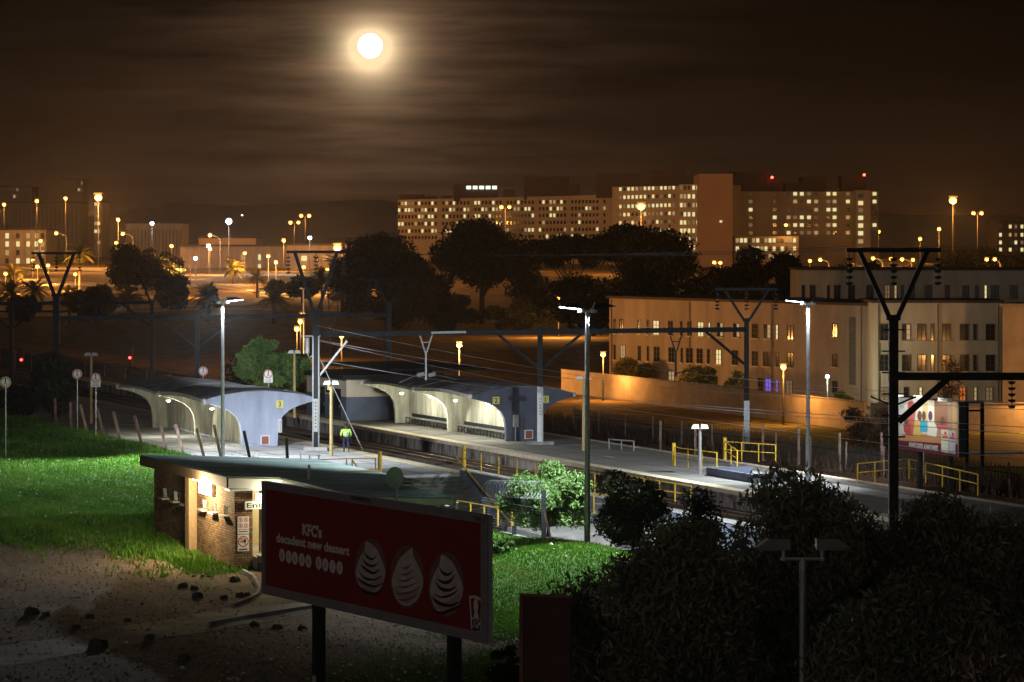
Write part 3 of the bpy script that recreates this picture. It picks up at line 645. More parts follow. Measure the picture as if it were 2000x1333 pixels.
k = MB(); strip(k, .58, .72, .80, .72, .03, -13.796); k.add([(.74, -13.796, .82), (.86, -13.796, .82), (.84, -13.796, .68), (.76, -13.796, .68)], [(0, 1, 2, 3)]); strip(k, .66, .86, .82, .86, .02, -13.796); strip(k, .55, .40, .91, .40, .05, -13.796); k.build('symbols', M['black'], bd)
s1 = thing('notice', 'narrow white notice on the inside wall of the entrance', 'sign', R(-48.6, -24.4, 0), AR)
bd = MB().box(1.25, 1.62, -9.27, -9.21, 1.3, 2.2).build('board', M['white'], s1); k = MB(); ring(k, 1.44, 1.8, .06, .08, -9.275); circle(k, 1.52, 2.1, .05, -9.275); strip(k, 1.33, 1.5, 1.54, 1.5, .03, -9.275); k.build('symbols', RED, bd)
# graffiti on the shaded wall
k = MB(); 
for y0 in (-2.4, -4.2, -6.0):
    for i in range(9):
        a_ = y0 - .1 * i; k.add([(.512, a_, 1.95 + .12 * math.sin(i * 1.9)), (.512, a_ - .03, 1.95 + .12 * math.sin(i * 1.9)), (.512, a_ - .12, 1.95 + .14 * math.sin(i * 2.7 + 1)), (.512, a_ - .09, 1.95 + .14 * math.sin(i * 2.7 + 1))], [(0, 1, 2, 3)])
k.build('painted_scrawl', M['white'], bh)
# satellite dish
sd = thing('satellite_dish', 'round pale satellite dish standing on the roof edge', 'satellite dish', R(-71.8, -20.3, 3.45), AR)
vs = [(0, 0, 0)]; fs = []
for j in (1, 2, 3):
    for i in range(16): a_ = 2 * math.pi * i / 16; r_ = .38 * j / 3; vs.append((r_ * math.cos(a_), -.12 * (j / 3) ** 2, r_ * math.sin(a_) * 1.15))
fs += [(0, 1 + i, 1 + (i + 1) % 16) for i in range(16)] + [(1 + j * 16 + i, 17 + j * 16 + i, 17 + j * 16 + (i + 1) % 16, 1 + j * 16 + (i + 1) % 16) for j in range(2) for i in range(16)]
MB().add([(x, y, z + .55) for x, y, z in vs], fs).build('reflector', mat('dish_paint', (.40, .52, .50), .5), sd, True)
MB().tube((.15, .1, -.55), (.15, .1, .45), .04).build('mast', M['steel'], sd); MB().path([(0, -.05, .2), (.05, -.35, .3), (0, -.42, .52)], .018).build('feed_arm', M['steel'], sd); MB().tube((0, -.40, .52), (0, -.48, .55), .04).build('receiver', M['white'], sd)
# ================================================================ CATENARY MASTS AND PORTALS
def insul(par, x, y, z, n=4, s=1.0):
    k = MB(); k.tube((x, y, z), (x, y, z - 1.25 * s), .02)
    for i in range(n): k.tube((x, y, z - .25 * s - i * .24 * s), (x, y, z - .36 * s - i * .24 * s), .17 * s, .10 * s, n=10)
    k.build('insulator_string', M['insul'], par)
def mast(label, px, Y, ztop, zb, w, cross, zv, ang=0.0, bars=True, arm=None, m='dsteel', g='catenary masts along the railway'):
    """post up to zv, then a V carrying a cross beam at ztop"""
    x = (px - 1000) / F * Y; t = thing('catenary_mast', label, 'catenary mast', (x, Y, zb), ang, g); h = zv - zb; H2 = ztop - zb
    MB().box(-w / 2, w / 2, -w * .4, w * .4, 0, h).build('post', M[m], t)
    if cross:
        s = cross * .36; MB().beam((-.12, 0, h - .1), (-s, 0, H2), w * .5).build('inclined_arm', M['dsteel'], t); MB().beam((.12, 0, h - .1), (s, 0, H2), w * .5).build('inclined_arm', M['dsteel'], t)
        MB().box(-w * .75, w * .75, -.12, .12, h - .12, h + .1).build('yoke', M['dsteel'], t)
        MB().box(-cross / 2, cross / 2, -.1, .1, H2 - .07, H2 + .1).build('cross_beam', M['dsteel'], t)
        for q in (-.47, 0, .47): insul(t, cross * q, 0, H2 - .05, 5)
    if bars:
        for i in range(6): MB().beam((-w * .5 - .28, 0, h - .5 - i * .85), (w * .5 + .28, 0, h - .5 - i * .85), .06).build('step_bar', M['dsteel'], t)
    return t, x
def beam_between(label, a, b, z, braces):
    a = Vector((a[0], a[1], z)); b = Vector((b[0], b[1], z)); t = thing('portal_beam', label, 'portal beam', a, 0, 'portal beams over the tracks')
    MB().beam((0, 0, 0), b - a, .24, .32).build('beam', M['dsteel'], t)
    d = (b - a).normalized()
    for at_, s in braces:
        o_ = (Vector((at_[0], at_[1], z)) - a); MB().beam(o_ + d * (s * .2) + Vector((0, 0, -2.3)), o_ + d * (s * 3.0) + Vector((0, 0, -.1)), .16).build('knee_brace', M['dsteel'], t)
    return t
xy = lambda px, Y: ((px - 1000) / F * Y, Y)
mA, _ = mast('tall floodlit mast with V head standing on a white base on the pale platform', 617, 196, 12.65, 0, .42, 3.75, 8.9, bars=False, m='dsteel')
MB().box(-.22, -.14, -.2, .2, .02, 7.3).build('channel', M['steel'], mA); MB().box(.15, .22, -.2, .2, .02, 7.3).build('channel', M['steel'], mA)
MB().box(-.75, .75, -.5, .5, 0, .22).build('base', M['conc_light'], mA)
nb = MB().box(-.13, .13, -.19, -.175, 1.2, 3.3).build('name_strip', M['conc_light'], mA)
k = MB()
for i in range(8): strip(k, -.05, 1.5 + i * .22, .05, 1.5 + i * .22, .05, -.195); strip(k, -.05, 1.5 + i * .22, .0, 1.6 + i * .22, .03, -.196)
k.build('worn_lettering', M['black'], nb)
MB().tube((.1, 0, 6.2), (3.0, -.2, .02), .03).build('stay_wire', M['wire'], mA)
k = MB(); k.beam((.1, 0, 4.6), (2.0, -.3, 7.0), .12); k.build('cantilever', M['steel'], mA); k = MB(); k.beam((-1.0, 0, 7.3), (.3, 0, 7.3), .08); k.tube((-.55, 0, 7.2), (-.55, 0, 6.2), .15); k.path([(-.55, 0, 6.2), (-.4, 0, 5.9), (-.1, 0, 6.2)], .04); k.build('switch_gear', M['steel'], mA)
mast('dark V headed mast rising from the bushes at the left edge of the station', 110, 237, 12.4, -1.0, .5, 3.8, 9.2)
mB, _ = mast('largest dark mast on the right with V head and three insulator strings', 1745, 122, 13.0, -1.0, .37, 3.75, 10.35)
MB().beam((.2, 0, 7.2), (2.2, 0, 8.95), .24).build('knee_brace', M['dsteel'], mB); MB().box(.2, 13, -.13, .13, 8.85, 9.15).build('bracket_beam', M['dsteel'], mB); MB().box(13, 13.36, -.15, .15, 0, 9.2).build('post', M['dsteel'], mB); MB().beam((13, 0, 7.2), (11, 0, 8.9), .24).build('knee_brace', M['dsteel'], mB); insul(mB, 4.7, 0, 9.05, 5, 1.0)
MB().beam((-.9, 0, 8.2), (-.2, 0, 7.9), .07).build('side_bracket', M['dsteel'], mB); MB().beam((.2, 0, 7.9), (.9, 0, 8.2), .07).build('side_bracket', M['dsteel'], mB)
mast('slim V headed mast before the right half of the cream building', 1458, 207, 10.1, -1.2, .32, 4.2, 8.05, bars=False)
MBw = MB().box(-.19, .19, -.16, -.135, .9, 3.8).build('white_band', M['steel'], [o for o in COL.objects if o.get('label', '').startswith('slim V')][0])
mast('dark mast standing at the end wall of the darker shelter with a white lower half', 1055, 201.7, 8.2, 0, .34, 0, 7.65, bars=False)
t = [o for o in COL.objects if o.get('label', '').startswith('dark mast standing at the end')][0]
MB().box(-.2, .2, -.16, -.138, .1, 3.8).build('white_band', M['white'], t); MB().box(-.9, .9, -.5, .5, 0, .2).build('base', M['conc'], t)
k = MB(); 
for i in range(6): strip(k, -.05, 2.0 + i * .2, .05, 2.0 + i * .2, .05, -.165)
k.build('worn_lettering', M['black'], t)
mast('dark mast with small V head behind the left shelter, right end of the left portal', 297, 295, 9.9, -1.2, .36, 3.2, 7.55, bars=False)
mast('plain dark portal post at the far left edge', 22, 290, 7.6, -1.2, .36, 0, 7.6, bars=False)
mast('plain dark portal post carrying braces on both sides', 385, 241, 7.6, -1.0, .36, 0, 7.6, bars=False)
mast('dark portal post with V head left of the bright orange lamp over the field', 760, 247, 10.2, -1.0, .38, 3.4, 8.4, bars=False)
beam_between('portal beam at the left edge in front of the palms', xy(-60, 288), xy(297, 295), 7.45, [(xy(22, 290), 1), (xy(22, 290), -1), (xy(297, 295), -1)])
beam_between('long portal beam from the left mast to the post with orange lamps behind', xy(110, 237), xy(760, 247), 7.4, [(xy(110, 237), 1), (xy(385, 241), 1), (xy(385, 241), -1), (xy(760, 247), -1)])
beam_between('long portal beam crossing in front of the cream building', xy(617, 196.3), xy(1458, 207), 7.4, [(xy(1055, 201.7), 1), (xy(1055, 201.7), -1), (xy(1458, 207), -1)])
for i, (px, Y, z0, ln, lab) in enumerate(((193, 293, 7.3, 2.6, 'small dark drop bracket hanging in front of the left palms'), (645, 245, 7.2, 3.1, 'dark drop bracket hanging right behind the floodlit mast'), (1320, 205, 7.2, 2.9, 'dark drop bracket hanging in front of the cream building'), (832, 199, 7.35, 3.0, 'pale drop bracket hanging above the darker shelter'))):
    x, y = xy(px, Y); t = thing('drop_bracket', lab, 'drop bracket', (x, y, z0), 0, 'drop brackets under the portal beams'); mm = M['steel'] if i == 3 else M['dsteel']
    MB().beam((-.42, 0, 0), (-.05, 0, -1.2), .09).build('strut', mm, t); MB().beam((.42, 0, 0), (.05, 0, -1.2), .09).build('strut', mm, t); MB().beam((0, 0, -1.15), (0, 0, -ln), .12).build('post', mm, t); MB().beam((-.22, 0, -.55), (.22, 0, -.55), .06).build('tie', mm, t)
    if i == 3: MB().beam((-.5, 0, .05), (2.6, 0, .12), .14).build('rail', mm, t)
    else: MB().path([(0, 0, -ln + .2), (1.2, .2, -ln + .55), (2.6, .4, -ln - .1)], .035).build('registration_arm', mm, t)
# second small frame on beam behind mast
t = thing('switch_frame', 'small dark frame standing on the portal beam beside the floodlit mast', 'switch frame', (*xy(651, 245), 7.5)); 
for s in (-.35, .35): MB().beam((s, 0, 0), (s, 0, 1.6), .08).build('post', M['dsteel'], t)
MB().beam((-.35, 0, .5), (.35, 0, 1.4), .06).build('brace', M['dsteel'], t); MB().beam((-.7, 0, 1.6), (.6, 0, 1.6), .08).build('bar', M['dsteel'], t)

# overhead wires: (x, y, distance) at both ends
WR = [((620, 664, 196), (1120, 741, 160), .4, 'wire', 'upper of the two bright wires leaving the floodlit mast'), ((620, 665, 196), (1160, 775, 158), .35, 'wire', 'lower of the two bright wires leaving the floodlit mast'),
      ((622, 704, 196), (960, 757, 175), .15, 'wire', 'bright wire running low from the floodlit mast over the darker shelter'), ((618, 636, 196), (1180, 742, 160), .3, 'wire', 'thin wire crossing just left of the orange lamp over the field'),
      ((650, 655, 210), (1100, 745, 178), .5, 'wire_d', 'faint wire through the hanging insulator left of the shelter lamp'),
      ((1245, 717, 178), (1738, 765, 124), .25, 'wire', 'topmost bright wire across the cream building'), ((1295, 744, 178), (2050, 792, 118), .2, 'wire', 'bright wire just above the boundary wall'),
      ((1290, 757, 178), (2050, 803, 118), .2, 'wire', 'bright wire along the top of the boundary wall'), ((1125, 772, 170), (2050, 838, 112), .25, 'wire', 'bright wire crossing the middle of the boundary wall'),
      ((1128, 773, 168), (2050, 852, 110), .25, 'wire', 'second bright wire crossing the middle of the boundary wall'), ((1162, 792, 170), (2050, 905, 112), .2, 'wire', 'lowest bright wire running under the advertising board'),
      ((1240, 800, 172), (2050, 870, 114), .3, 'wire_d', 'dull wire crossing the two wooden posts behind the platform'), ((565, 490, 196), (1660, 482, 122), .9, 'wire_d', 'dark feeder wire between the left ends of the two V heads'),
      ((606, 490, 196), (1745, 482, 122), 1.0, 'wire_d', 'dark feeder wire between the middles of the two V heads'), ((660, 490, 196), (1832, 482, 122), 1.1, 'wire_d', 'dark feeder wire between the right ends of the two V heads'),
      ((1832, 482, 122), (2060, 476, 105), .2, 'wire_d', 'dark feeder wire leaving the big mast to the right')]
for a, b, sag, m, lab in WR:
    A_, B_ = P(*a), P(*b); t = MB().path([(A_.lerp(B_, i / 16) - A_) + Vector((0, 0, -4 * sag * .35 * (i / 16) * (1 - i / 16))) for i in range(17)], .012 if m == 'wire' else .009, n=5).build('overhead_wire', M[m])
    t.location = A_; tag(t, lab, 'wire', 'overhead wires')

# ================================================================ LIGHT MASTS ON THE STATION
def flood_mast(label, px, py, Y, zb, lit, aims, r=.105):
    p = P(px, py, Y); h = p.z - zb; t = thing('floodlight_mast', label, 'floodlight mast', (p.x, Y, zb), 0, 'floodlight masts')
    MB().tube((0, 0, 0), (0, 0, h), r * 1.25, r * .8, n=14).build('pole', M['steel'], t)
    MB().box(-.42, .42, -.08, .08, h - .12, h).build('crossarm', M['steel'], t)
    for i, s in enumerate((-1, 1)):
        hd = MB(); hd.add([(s * .2, -.3, h + .05), (s * 1.25, -.3, h + .16), (s * 1.25, .3, h + .16), (s * .2, .3, h + .05), (s * .32, -.2, h + .32), (s * .8, -.2, h + .30), (s * .8, .2, h + .30), (s * .32, .2, h + .32)],
                          [(0, 3, 2, 1), (4, 5, 6, 7), (0, 1, 5, 4), (1, 2, 6, 5), (2, 3, 7, 6), (3, 0, 4, 7)]); hd = hd.build('lamp_housing', M['dsteel'], t)
        if lit[i]: MB().add([(s * .3, -.24, h + .02), (s * 1.2, -.24, h + .11), (s * 1.2, .24, h + .11), (s * .3, .24, h + .02), (s * .3, -.24, h + .045), (s * 1.2, -.24, h + .135), (s * 1.2, .24, h + .135), (s * .3, .24, h + .045)], [(0, 3, 2, 1), (4, 5, 6, 7), (0, 1, 5, 4), (1, 2, 6, 5), (2, 3, 7, 6), (3, 0, 4, 7)]).build('lamp_glass', M['coolbulb'], hd)
        g_ = MB().ball((s * .22, -.1, h - .02), .11, 8).build('gear_box', M['white'], hd)
    for (aim, pw, ang) in aims: q = spot((p.x, Y, p.z - .25), aim, pw, (.86, .94, 1.0), ang, .25); q.parent = t; q.matrix_parent_inverse = Matrix.Translation(Vector(t.location)).inverted()
    return t
flood_mast('tall lit floodlight mast in front of the pale blue shelter', 435, 590, 186, 0, (0, 1), [((-13, 190, 0), 21000, 112), ((-28, 176, 0), 52000, 96), ((-6, 128, 3), 60000, 54), ((-18, 236, 2.5), 90000, 24)])
flood_mast('tall lit floodlight mast standing on the grass mound', 1147, 606, 132, .45, (1, 0), [((-3, 168, 0), 22000, 120), ((1.8, 123.5, 0), 27000, 68), ((2.6, 143, 1.2), 16000, 64)])
flood_mast('tall white floodlight mast on the far platform in front of the cream building corner', 1578, 592, 170, 0, (1, 0), [((8, 182, 0), 24000, 130), ((12, 168, 0), 9000, 90)])
flood_mast('distant unlit floodlight mast just left of the big V mast', 592, 563, 330, -1, (0, 0), [])
def twin_post(label, px, pyt, pyb, Y, zb, m='yellow_post'):
    p = P(px, pyt, Y); h = p.z - zb; t = thing('lamp_post', label, 'lamp post', (p.x, Y, zb), 0, 'short twin headed lamp posts')
    MB().tube((0, 0, 0), (0, 0, h), .11, .09, n=12).build('pole', M[m], t)
    for s in (-1, 1):
        hd = MB(); hd.add([(s * .05, -.22, h + .02), (s * .5, -.22, h + .02), (s * .5, .22, h + .02), (s * .05, .22, h + .02), (s * .08, -.15, h + .26), (s * .4, -.15, h + .24), (s * .4, .15, h + .24), (s * .08, .15, h + .26)], [(0, 3, 2, 1), (4, 5, 6, 7), (0, 1, 5, 4), (1, 2, 6, 5), (2, 3, 7, 6), (3, 0, 4, 7)])
        hd.build('lamp_housing', M['white'], t)
    return t
M['yellow_post'] = mat('faded_yellow_post', (.58, .43, .20), .7, 2, .25)
twin_post('unlit twin headed lamp post beside the walking person', 647, 752, 892, 191, 0)
twin_post('unlit twin headed lamp post in front of the floodlit tree', 575, 691, 770, 232, 0)
twin_post('unlit twin headed lamp post directly beside the mast on the grass mound', 1140, 742, 878, 196, 0)
twin_post('white twin headed lamp post at the yellow stair railing', 1367, 838, 925, 176, 0, 'steel')
twin_post('small dim lamp post far left behind the round signs', 178, 696, 830, 225, 0)
# near lamp post with two shoebox heads
t = thing('lamp_post', 'big near lamp post with two wide unlit heads in front of the dark trees', 'lamp post', ((1568 - 1000) / F * 75, 75, -.5)); hz = H - (1092 - HY) / F * 75 + .5
MB().tube((0, 0, 0), (0, 0, hz), .10, .085, n=16).build('pole', M['steel'], t); MB().tube((-.53, 0, hz), (.53, 0, hz), .055, n=12).build('crossarm', M['steel'], t)
for s in (-1, 1):
    a_ = MB().tube((s * .47, 0, hz - .05), (s * .47, 0, hz + .42), .055, n=12).build('upright', M['steel'], t)
    hd = MB(); x0, x1 = s * .32, s * 1.15; hd.add([(x0, -.28, hz + .25), (x1, -.28, hz + .28), (x1, .28, hz + .28), (x0, .28, hz + .25), (x0, -.2, hz + .50), (s * .85, -.2, hz + .50), (s * .85, .2, hz + .50), (x0, .2, hz + .50)], [(0, 3, 2, 1), (4, 5, 6, 7), (0, 1, 5, 4), (1, 2, 6, 5), (2, 3, 7, 6), (3, 0, 4, 7)])
    hd = hd.build('lamp_housing', mat('lamp_housing_grey', (.20, .18, .17), .5, 3, .3), t); MB().box(min(s * .36, s * 1.08), max(s * .36, s * 1.08), -.24, .24, hz + .235, hz + .247).build('lens', M['conc_light'], hd)

# ================================================================ SIGNS, SIGNALS, FENCE
def round_sign(label, px, py, pyb, Y, zb, plate=False):
    p = P(px, py, Y); h = p.z - zb; t = thing('warning_sign', label, 'sign', (p.x, Y, zb), 0, 'round railway warning signs')
    MB().tube((0, 0, 0), (0, 0, h), .04, n=8).build('pole', M['steel'], t)
    k = MB()
    if plate: k.prism([(.32 * math.cos(math.pi * i / 12), h + .32 * math.sin(math.pi * i / 12)) for i in range(13)] + [(-.32, h - .62), (.32, h - .62)], -.06, -.04)
    else: k.prism([(.34 * math.cos(2 * math.pi * i / 20), h + .34 * math.sin(2 * math.pi * i / 20)) for i in range(20)], -.06, -.04)
    b = k.build('disc', M['white'], t)
    k = MB(); ring(k, 0, h, .25, .31, -.064); k.build('red_ring', RED, b)
    k = MB(); strip(k, 0, h + .16, 0, h - .02, .06, -.066); strip(k, 0, h, .1, h - .18, .04, -.067); strip(k, 0, h, -.1, h - .18, .04, -.068); circle(k, 0, h + .18, .05, -.066)
    if plate: strip(k, -.22, h - .42, .22, h - .42, .03, -.067); strip(k, -.22, h - .52, .22, h - .52, .03, -.068)
    k.build('symbol', M['black'], b)
round_sign('round sign on a pole at the far left edge', 11, 747, 830, 190, 0)
round_sign('round sign on a pole left of the white arched plate sign', 151, 731, 800, 215, 0)
round_sign('white arched plate sign near the left bushes', 187, 738, 800, 205, 0, True)
round_sign('round red ringed sign behind the roof of the pale shelter', 397, 725, 760, 235, 0)
round_sign('white arched plate sign above the pale blue shelter face', 524, 731, 770, 222, 0, True)
for px, py, Y, lab in ((42, 703, 300, 'railway signal glowing red far left beside the dark mast'), (254, 699, 290, 'railway signal glowing red above the left end of the pale shelter')):
    p = P(px, py, Y); t = thing('railway_signal', lab, 'railway signal', (p.x, Y, -1.1), 0, 'red railway signals'); h = p.z + 1.1
    MB().tube((0, 0, 0), (0, 0, h - .4), .07).build('pole', M['dsteel'], t); hd = MB().box(-.22, .22, -.1, .12, h - .45, h + 1.1).build('signal_head', M['black'], t)
    MB().ball((.0, -.16, h), .12, 8, 1, 1.1, .5).build('lens', M['redbulb'], hd, True); MB().box(-.5, .5, -.3, .3, h - .95, h - .85).build('platform_plate', M['dsteel'], t); point((0, -.5, h), 8, (1, .05, .02), .1, t)
# perimeter fence posts, leaning
fp = [(62, 760, 818), (104, 775, 832), (134, 780, 838), (166, 786, 844), (198, 794, 852), (231, 804, 862), (273, 808, 869), (322, 814, 883), (354, 827, 890), (396, 832, 897), (430, 852, 905), (489, 859, 912), (563, 852, 903)]
words = ['faint first', 'second', 'third', 'fourth', 'fifth', 'sixth', 'seventh', 'eighth', 'ninth', 'tenth', 'eleventh', 'twelfth', 'last upright']
# base depth follows the fence line v = -9.4
def on_fence(px, v=-9.4):
    k_ = (px - 1000) / F; u = (-12.5 + CA * v - k_ * (196 + SA * v)) / (SA + k_ * CA); return R(u, v, 0)
for i, (px, t_, b_) in enumerate(fp):
    base = on_fence(px + 6 if i < 12 else px); base.z = gz1(base.x, base.y) - .15; lean = -.55 if 2 < i < 12 else -.1; hh = 2.15
    if i > 9: hh = 2.6
    w_ = .17; o = MB().beam((0, 0, 0), (lean, .05, hh), w_, .14).build('fence_post', M['wood'] if i < 11 else M['bark']); o.location = base
    tag(o, '%s leaning fence post from the left along the grass bank' % words[i] if i < 12 else 'short upright dark fence post beside the bench on the pale platform', 'fence post', 'fence posts along the station boundary')
for px, base_z, hh, lean, lab in ((1062, .35, 2.85, 0, 'thick dark upright fence post in front of the green bush'), (1290, .2, 2.6, 0, 'dark upright fence post inside the dark shrub'), (1004, .0, 1.0, 0, 'stubby dark fence post at the left foot of the mound')):
    base = on_fence(px, -9.2); base.z = gz1(base.x, base.y) - .1; o = MB().beam((0, 0, 0), (lean, 0, hh), .22, .18).build('fence_post', M['dsteel']); o.location = base; tag(o, lab, 'fence post', 'fence posts along the station boundary')
base = on_fence(1084, -9.2); base.z = gz1(base.x, base.y) - .05; o = MB().beam((0, 0, 0), (-.5, 0, 2.0), .09).build('fence_strut', M['wood']); o.location = base; tag(o, 'pale slanting strut leaning against the thick post in the green bush', 'strut')
def coil(label, p0, p1, turns, r_):
    p0, p1 = Vector(p0), Vector(p1); d = p1 - p0; n = int(turns * 14); t_ = d.normalized(); sdv = t_.cross(Vector((0, 0, 1))).normalized()
    pts = [d * (i / n) + sdv * (r_ * math.cos(2 * math.pi * i / 14)) + Vector((0, 0, 1)) * (r_ * math.sin(2 * math.pi * i / 14)) for i in range(n + 1)]
    o = MB().path(pts, .0045, n=4).build('razor_wire', M['steel']); o.location = p0; tag(o, label, 'razor wire', 'coils of razor wire')
a, b = on_fence(455), on_fence(640); coil('razor wire coil loosely hanging below the number 3 shelter face', a + Vector((0, 0, 1.15)), b + Vector((0, 0, .8)), 20, .38)
a, b = on_fence(330), on_fence(455); coil('razor wire coil between the leaning posts left of the floodlight mast', a + Vector((0, 0, 1.5)), b + Vector((0, 0, 1.3)), 14, .25)
a, b = on_fence(960, -9.2), on_fence(1060, -9.2); coil('razor wire coil in front of the slate blue wall', a + Vector((0, 0, 1.9)), b + Vector((0, 0, 2.3)), 16, .4)
# strands of the fence
def strands(label, pxa, pxb, za, zb, n, rr_=.008, v=-9.4):
    a, b = on_fence(pxa, v), on_fence(pxb, v); a.z = gz1(a.x, a.y); b.z = gz1(b.x, b.y); k = MB()
    for i in range(n): z0 = za + (zb - za) * i / (n - 1); k.path([Vector((0, 0, z0)), (b - a) * .5 + Vector((0, 0, z0 - .05)), (b - a) + Vector((0, 0, z0))], rr_, n=4)
    o = k.build('wire_fence', M['steel']); o.location = a; tag(o, label, 'wire fence', 'wire strand fences')
strands('wire strand fence between the leaning posts on the left bank', 110, 560, .2, 1.7, 5)
strands('dense wire strand fence between billboard and green bush', 940, 1062, .1, 1.9, 16, .006, -9.2)
def mesh_fence(label, pxa, pxb, hgt, v, zb, posts):
    a, b = on_fence(pxa, v), on_fence(pxb, v); a.z = b.z = zb; t = thing('palisade_fence', label, 'fence', a, 0); d = b - a; k = MB(); n = int(d.length / .16)
    for i in range(n): p = d * (i / n); k.beam(p, p + Vector((0, 0, hgt + .1 * ((i * 7) % 3))), .035, .02)
    k.beam(Vector((0, 0, hgt * .85)), d + Vector((0, 0, hgt * .85)), .05); k.beam(Vector((0, 0, hgt * .2)), d + Vector((0, 0, hgt * .2)), .05); o = k.build('pales', M['dsteel'], t)
    for i in range(posts + 1): p = d * (i / posts); MB().beam(p, p + Vector((0, 0, hgt + .3)), .12).build('post', M['wood'], t)
mesh_fence('dark palisade fence behind the far platform and the second shelter', 1120, 2060, 2.0, 29.0, -1.4, 14)
mesh_fence('dark palisade fence left behind the tracks below the signals', 0, 480, 2.0, 14, -1.1, 12)
for i, (px, py) in enumerate(((1290, 838), (1358, 852), (1490, 848), (1560, 858), (1640, 866), (1722, 872))):
    p = G(px, py + 55, -1); o = MB().beam((0, 0, 0), (0, 0, 2.4 + (i % 2) * .2), .15).build('fence_post', M['wood']); o.location = p
    tag(o, ['pale upright fence post behind the white twin lamp post', 'dark upright fence post nearest the twin lamp head', 'pale upright fence post left of the tall white mast', 'pale upright fence post immediately beside the tall white mast', 'pale upright fence post midway between mast and advertising board', 'pale upright fence post close to the big dark mast'][i], 'fence post', 'fence posts behind the far platform')
# leaning rails / benches on platforms
def lean_rail(label, a, b):
    a, b = Vector(a), Vector(b); t = thing('perch_rail', label, 'perch rail', a, 0, 'low perch rails on the platforms'); d = b - a
    for f_ in (0, .5, 1): MB().tube(d * f_, d * f_ + Vector((0, 0, .62)), .04).build('leg', M['steel'], t)
    MB().beam(Vector((0, 0, .65)), d + Vector((0, 0, .65)), .16, .07).build('seat', M['steel'], t)
lean_rail('low grey perch rail near the foot of the floodlit mast', G(587, 903, 0), G(623, 912, 0)); lean_rail('low grey perch rail on the far platform beside the pale patch', G(1190, 878, 0), G(1238, 882, 0))

# ================================================================ BILLBOARDS
class Board:
    def __init__(s, name, label, pl, pr, zt, zb, back=.35):
        s.a = Vector((pl[0], pl[1], 0)); s.b = Vector((pr[0], pr[1], 0)); d = s.b - s.a; s.w = d.length; s.rz = math.atan2(d.y, d.x); s.zt, s.zb = zt, zb
        s.t = thing(name, label, 'billboard', (pl[0], pl[1], 0), s.rz)
        s.d = d.normalized()
    def loc(s, px, py, off=0.0):
        k_ = (px - 1000) / F; n = Vector((s.d.y, -s.d.x, 0)); a = s.a + n * off
        l = (k_ * a.y - a.x) / (s.d.x - k_ * s.d.y); Y = a.y + s.d.y * l; return l, H - (py - HY) / F * Y
    def poly(s, mb, pts, y): 
        q = [s.loc(*p) for p in pts]; mb.add([(x, y, z) for x, z in q], [tuple(range(len(q)))])
    def curve(s, mb, pts, y):
        n = len(pts); out = []
        for i in range(n):
            a, b, c, d = (Vector((*pts[(i + j - 1) % n], 0)) for j in range(4))
            for j in range(6):
                t_ = j / 6; q = .5 * (2 * b + (c - a) * t_ + (2 * a - 5 * b + 4 * c - d) * t_ * t_ + (3 * b - a - 3 * c + d) * t_ ** 3); out.append((q.x, q.y))
        s.poly(mb, out, y)
    def oval(s, mb, px, py, rx, ry, y, n=28, a0=0, a1=2 * math.pi, rot=0):
        s.poly(mb, [(px + rx * math.cos(a0 + (a1 - a0) * i / n) * math.cos(rot) - ry * math.sin(a0 + (a1 - a0) * i / n) * math.sin(rot), py + rx * math.cos(a0 + (a1 - a0) * i / n) * math.sin(rot) + ry * math.sin(a0 + (a1 - a0) * i / n) * math.cos(rot)) for i in range(n)][::-1], y)
    def word(s, body, pxl, pyb, pxr, cap, y, m, par, bold=.01):
        x0, z0 = s.loc(pxl, pyb); x1, _ = s.loc(pxr, pyb); k = MB(); text(k, body, x0, z0, cap, y, width=x1 - x0, bold=bold); return k.build('lettering', m, par)
    def stroke(s, mb, pts, w, y):
        q = [s.loc(*p) for p in pts]
        for (x0, z0), (x1, z1) in zip(q, q[1:]): strip(mb, x0, z0, x1, z1, w, y)
B = Board('billboard', 'big near billboard with red dessert advertisement on two posts', (-7.15, 88.2), (-.585, 77.1), 6.5, 3.27)
w = B.w; fm = mat('billboard_frame_grey', (.27, .24, .25), .6, 1.5, .2); redm = mat('deep_red_poster', (.26, .018, .018), .6, .5, .25)
MB().box(0, w, 0, .12, B.zb, B.zt).build('back_box', mat('billboard_box_steel', (.40, .43, .46), .55, 1, .2), B.t)
fr = MB(); fr.box(0, w, -.05, -.001, B.zb, B.zb + .26); fr.box(0, w, -.05, -.001, B.zt - .22, B.zt); fr.box(0, .22, -.05, -.001, B.zb + .26, B.zt - .22); fr.box(w - .32, w, -.05, -.001, B.zb + .26, B.zt - .22); fr.build('frame', fm, B.t)
po = MB().box(.22, w - .32, -.02, -.002, B.zb + .26, B.zt - .22).build('poster', redm, B.t)
for px in (614, 878):
    x, _ = B.loc(px, 1200); MB().box(x - .14, x + .14, .0, .28, -1.2, B.zb).build('post', M['dsteel'], B.t); 
pa = MB().box(B.loc(614, 1200)[0] - .1, B.loc(614, 1200)[0] + .1, -.014, -.001, .6, 1.3).build('torn_paper', M['conc_light'], B.t)
txt_m = mat('poster_white_ink', (.68, .63, .63), .7); dk = mat('poster_dark_ink', (.035, .008, .008), .7); cream = mat('poster_cream_ink', (.60, .52, .47), .7, 2.5, .25); pink = mat('poster_pink_glass', (.24, .11, .10), .7, 3, .3); spn = mat('poster_spoon_red', (.24, .025, .025), .7)
B.word("KFC's", 592, 1044, 630, .30, -.026, txt_m, po, .02); B.word('decadent new dessert', 541, 1058, 684, .24, -.026, txt_m, po, .014)
k = MB(); k2 = MB()
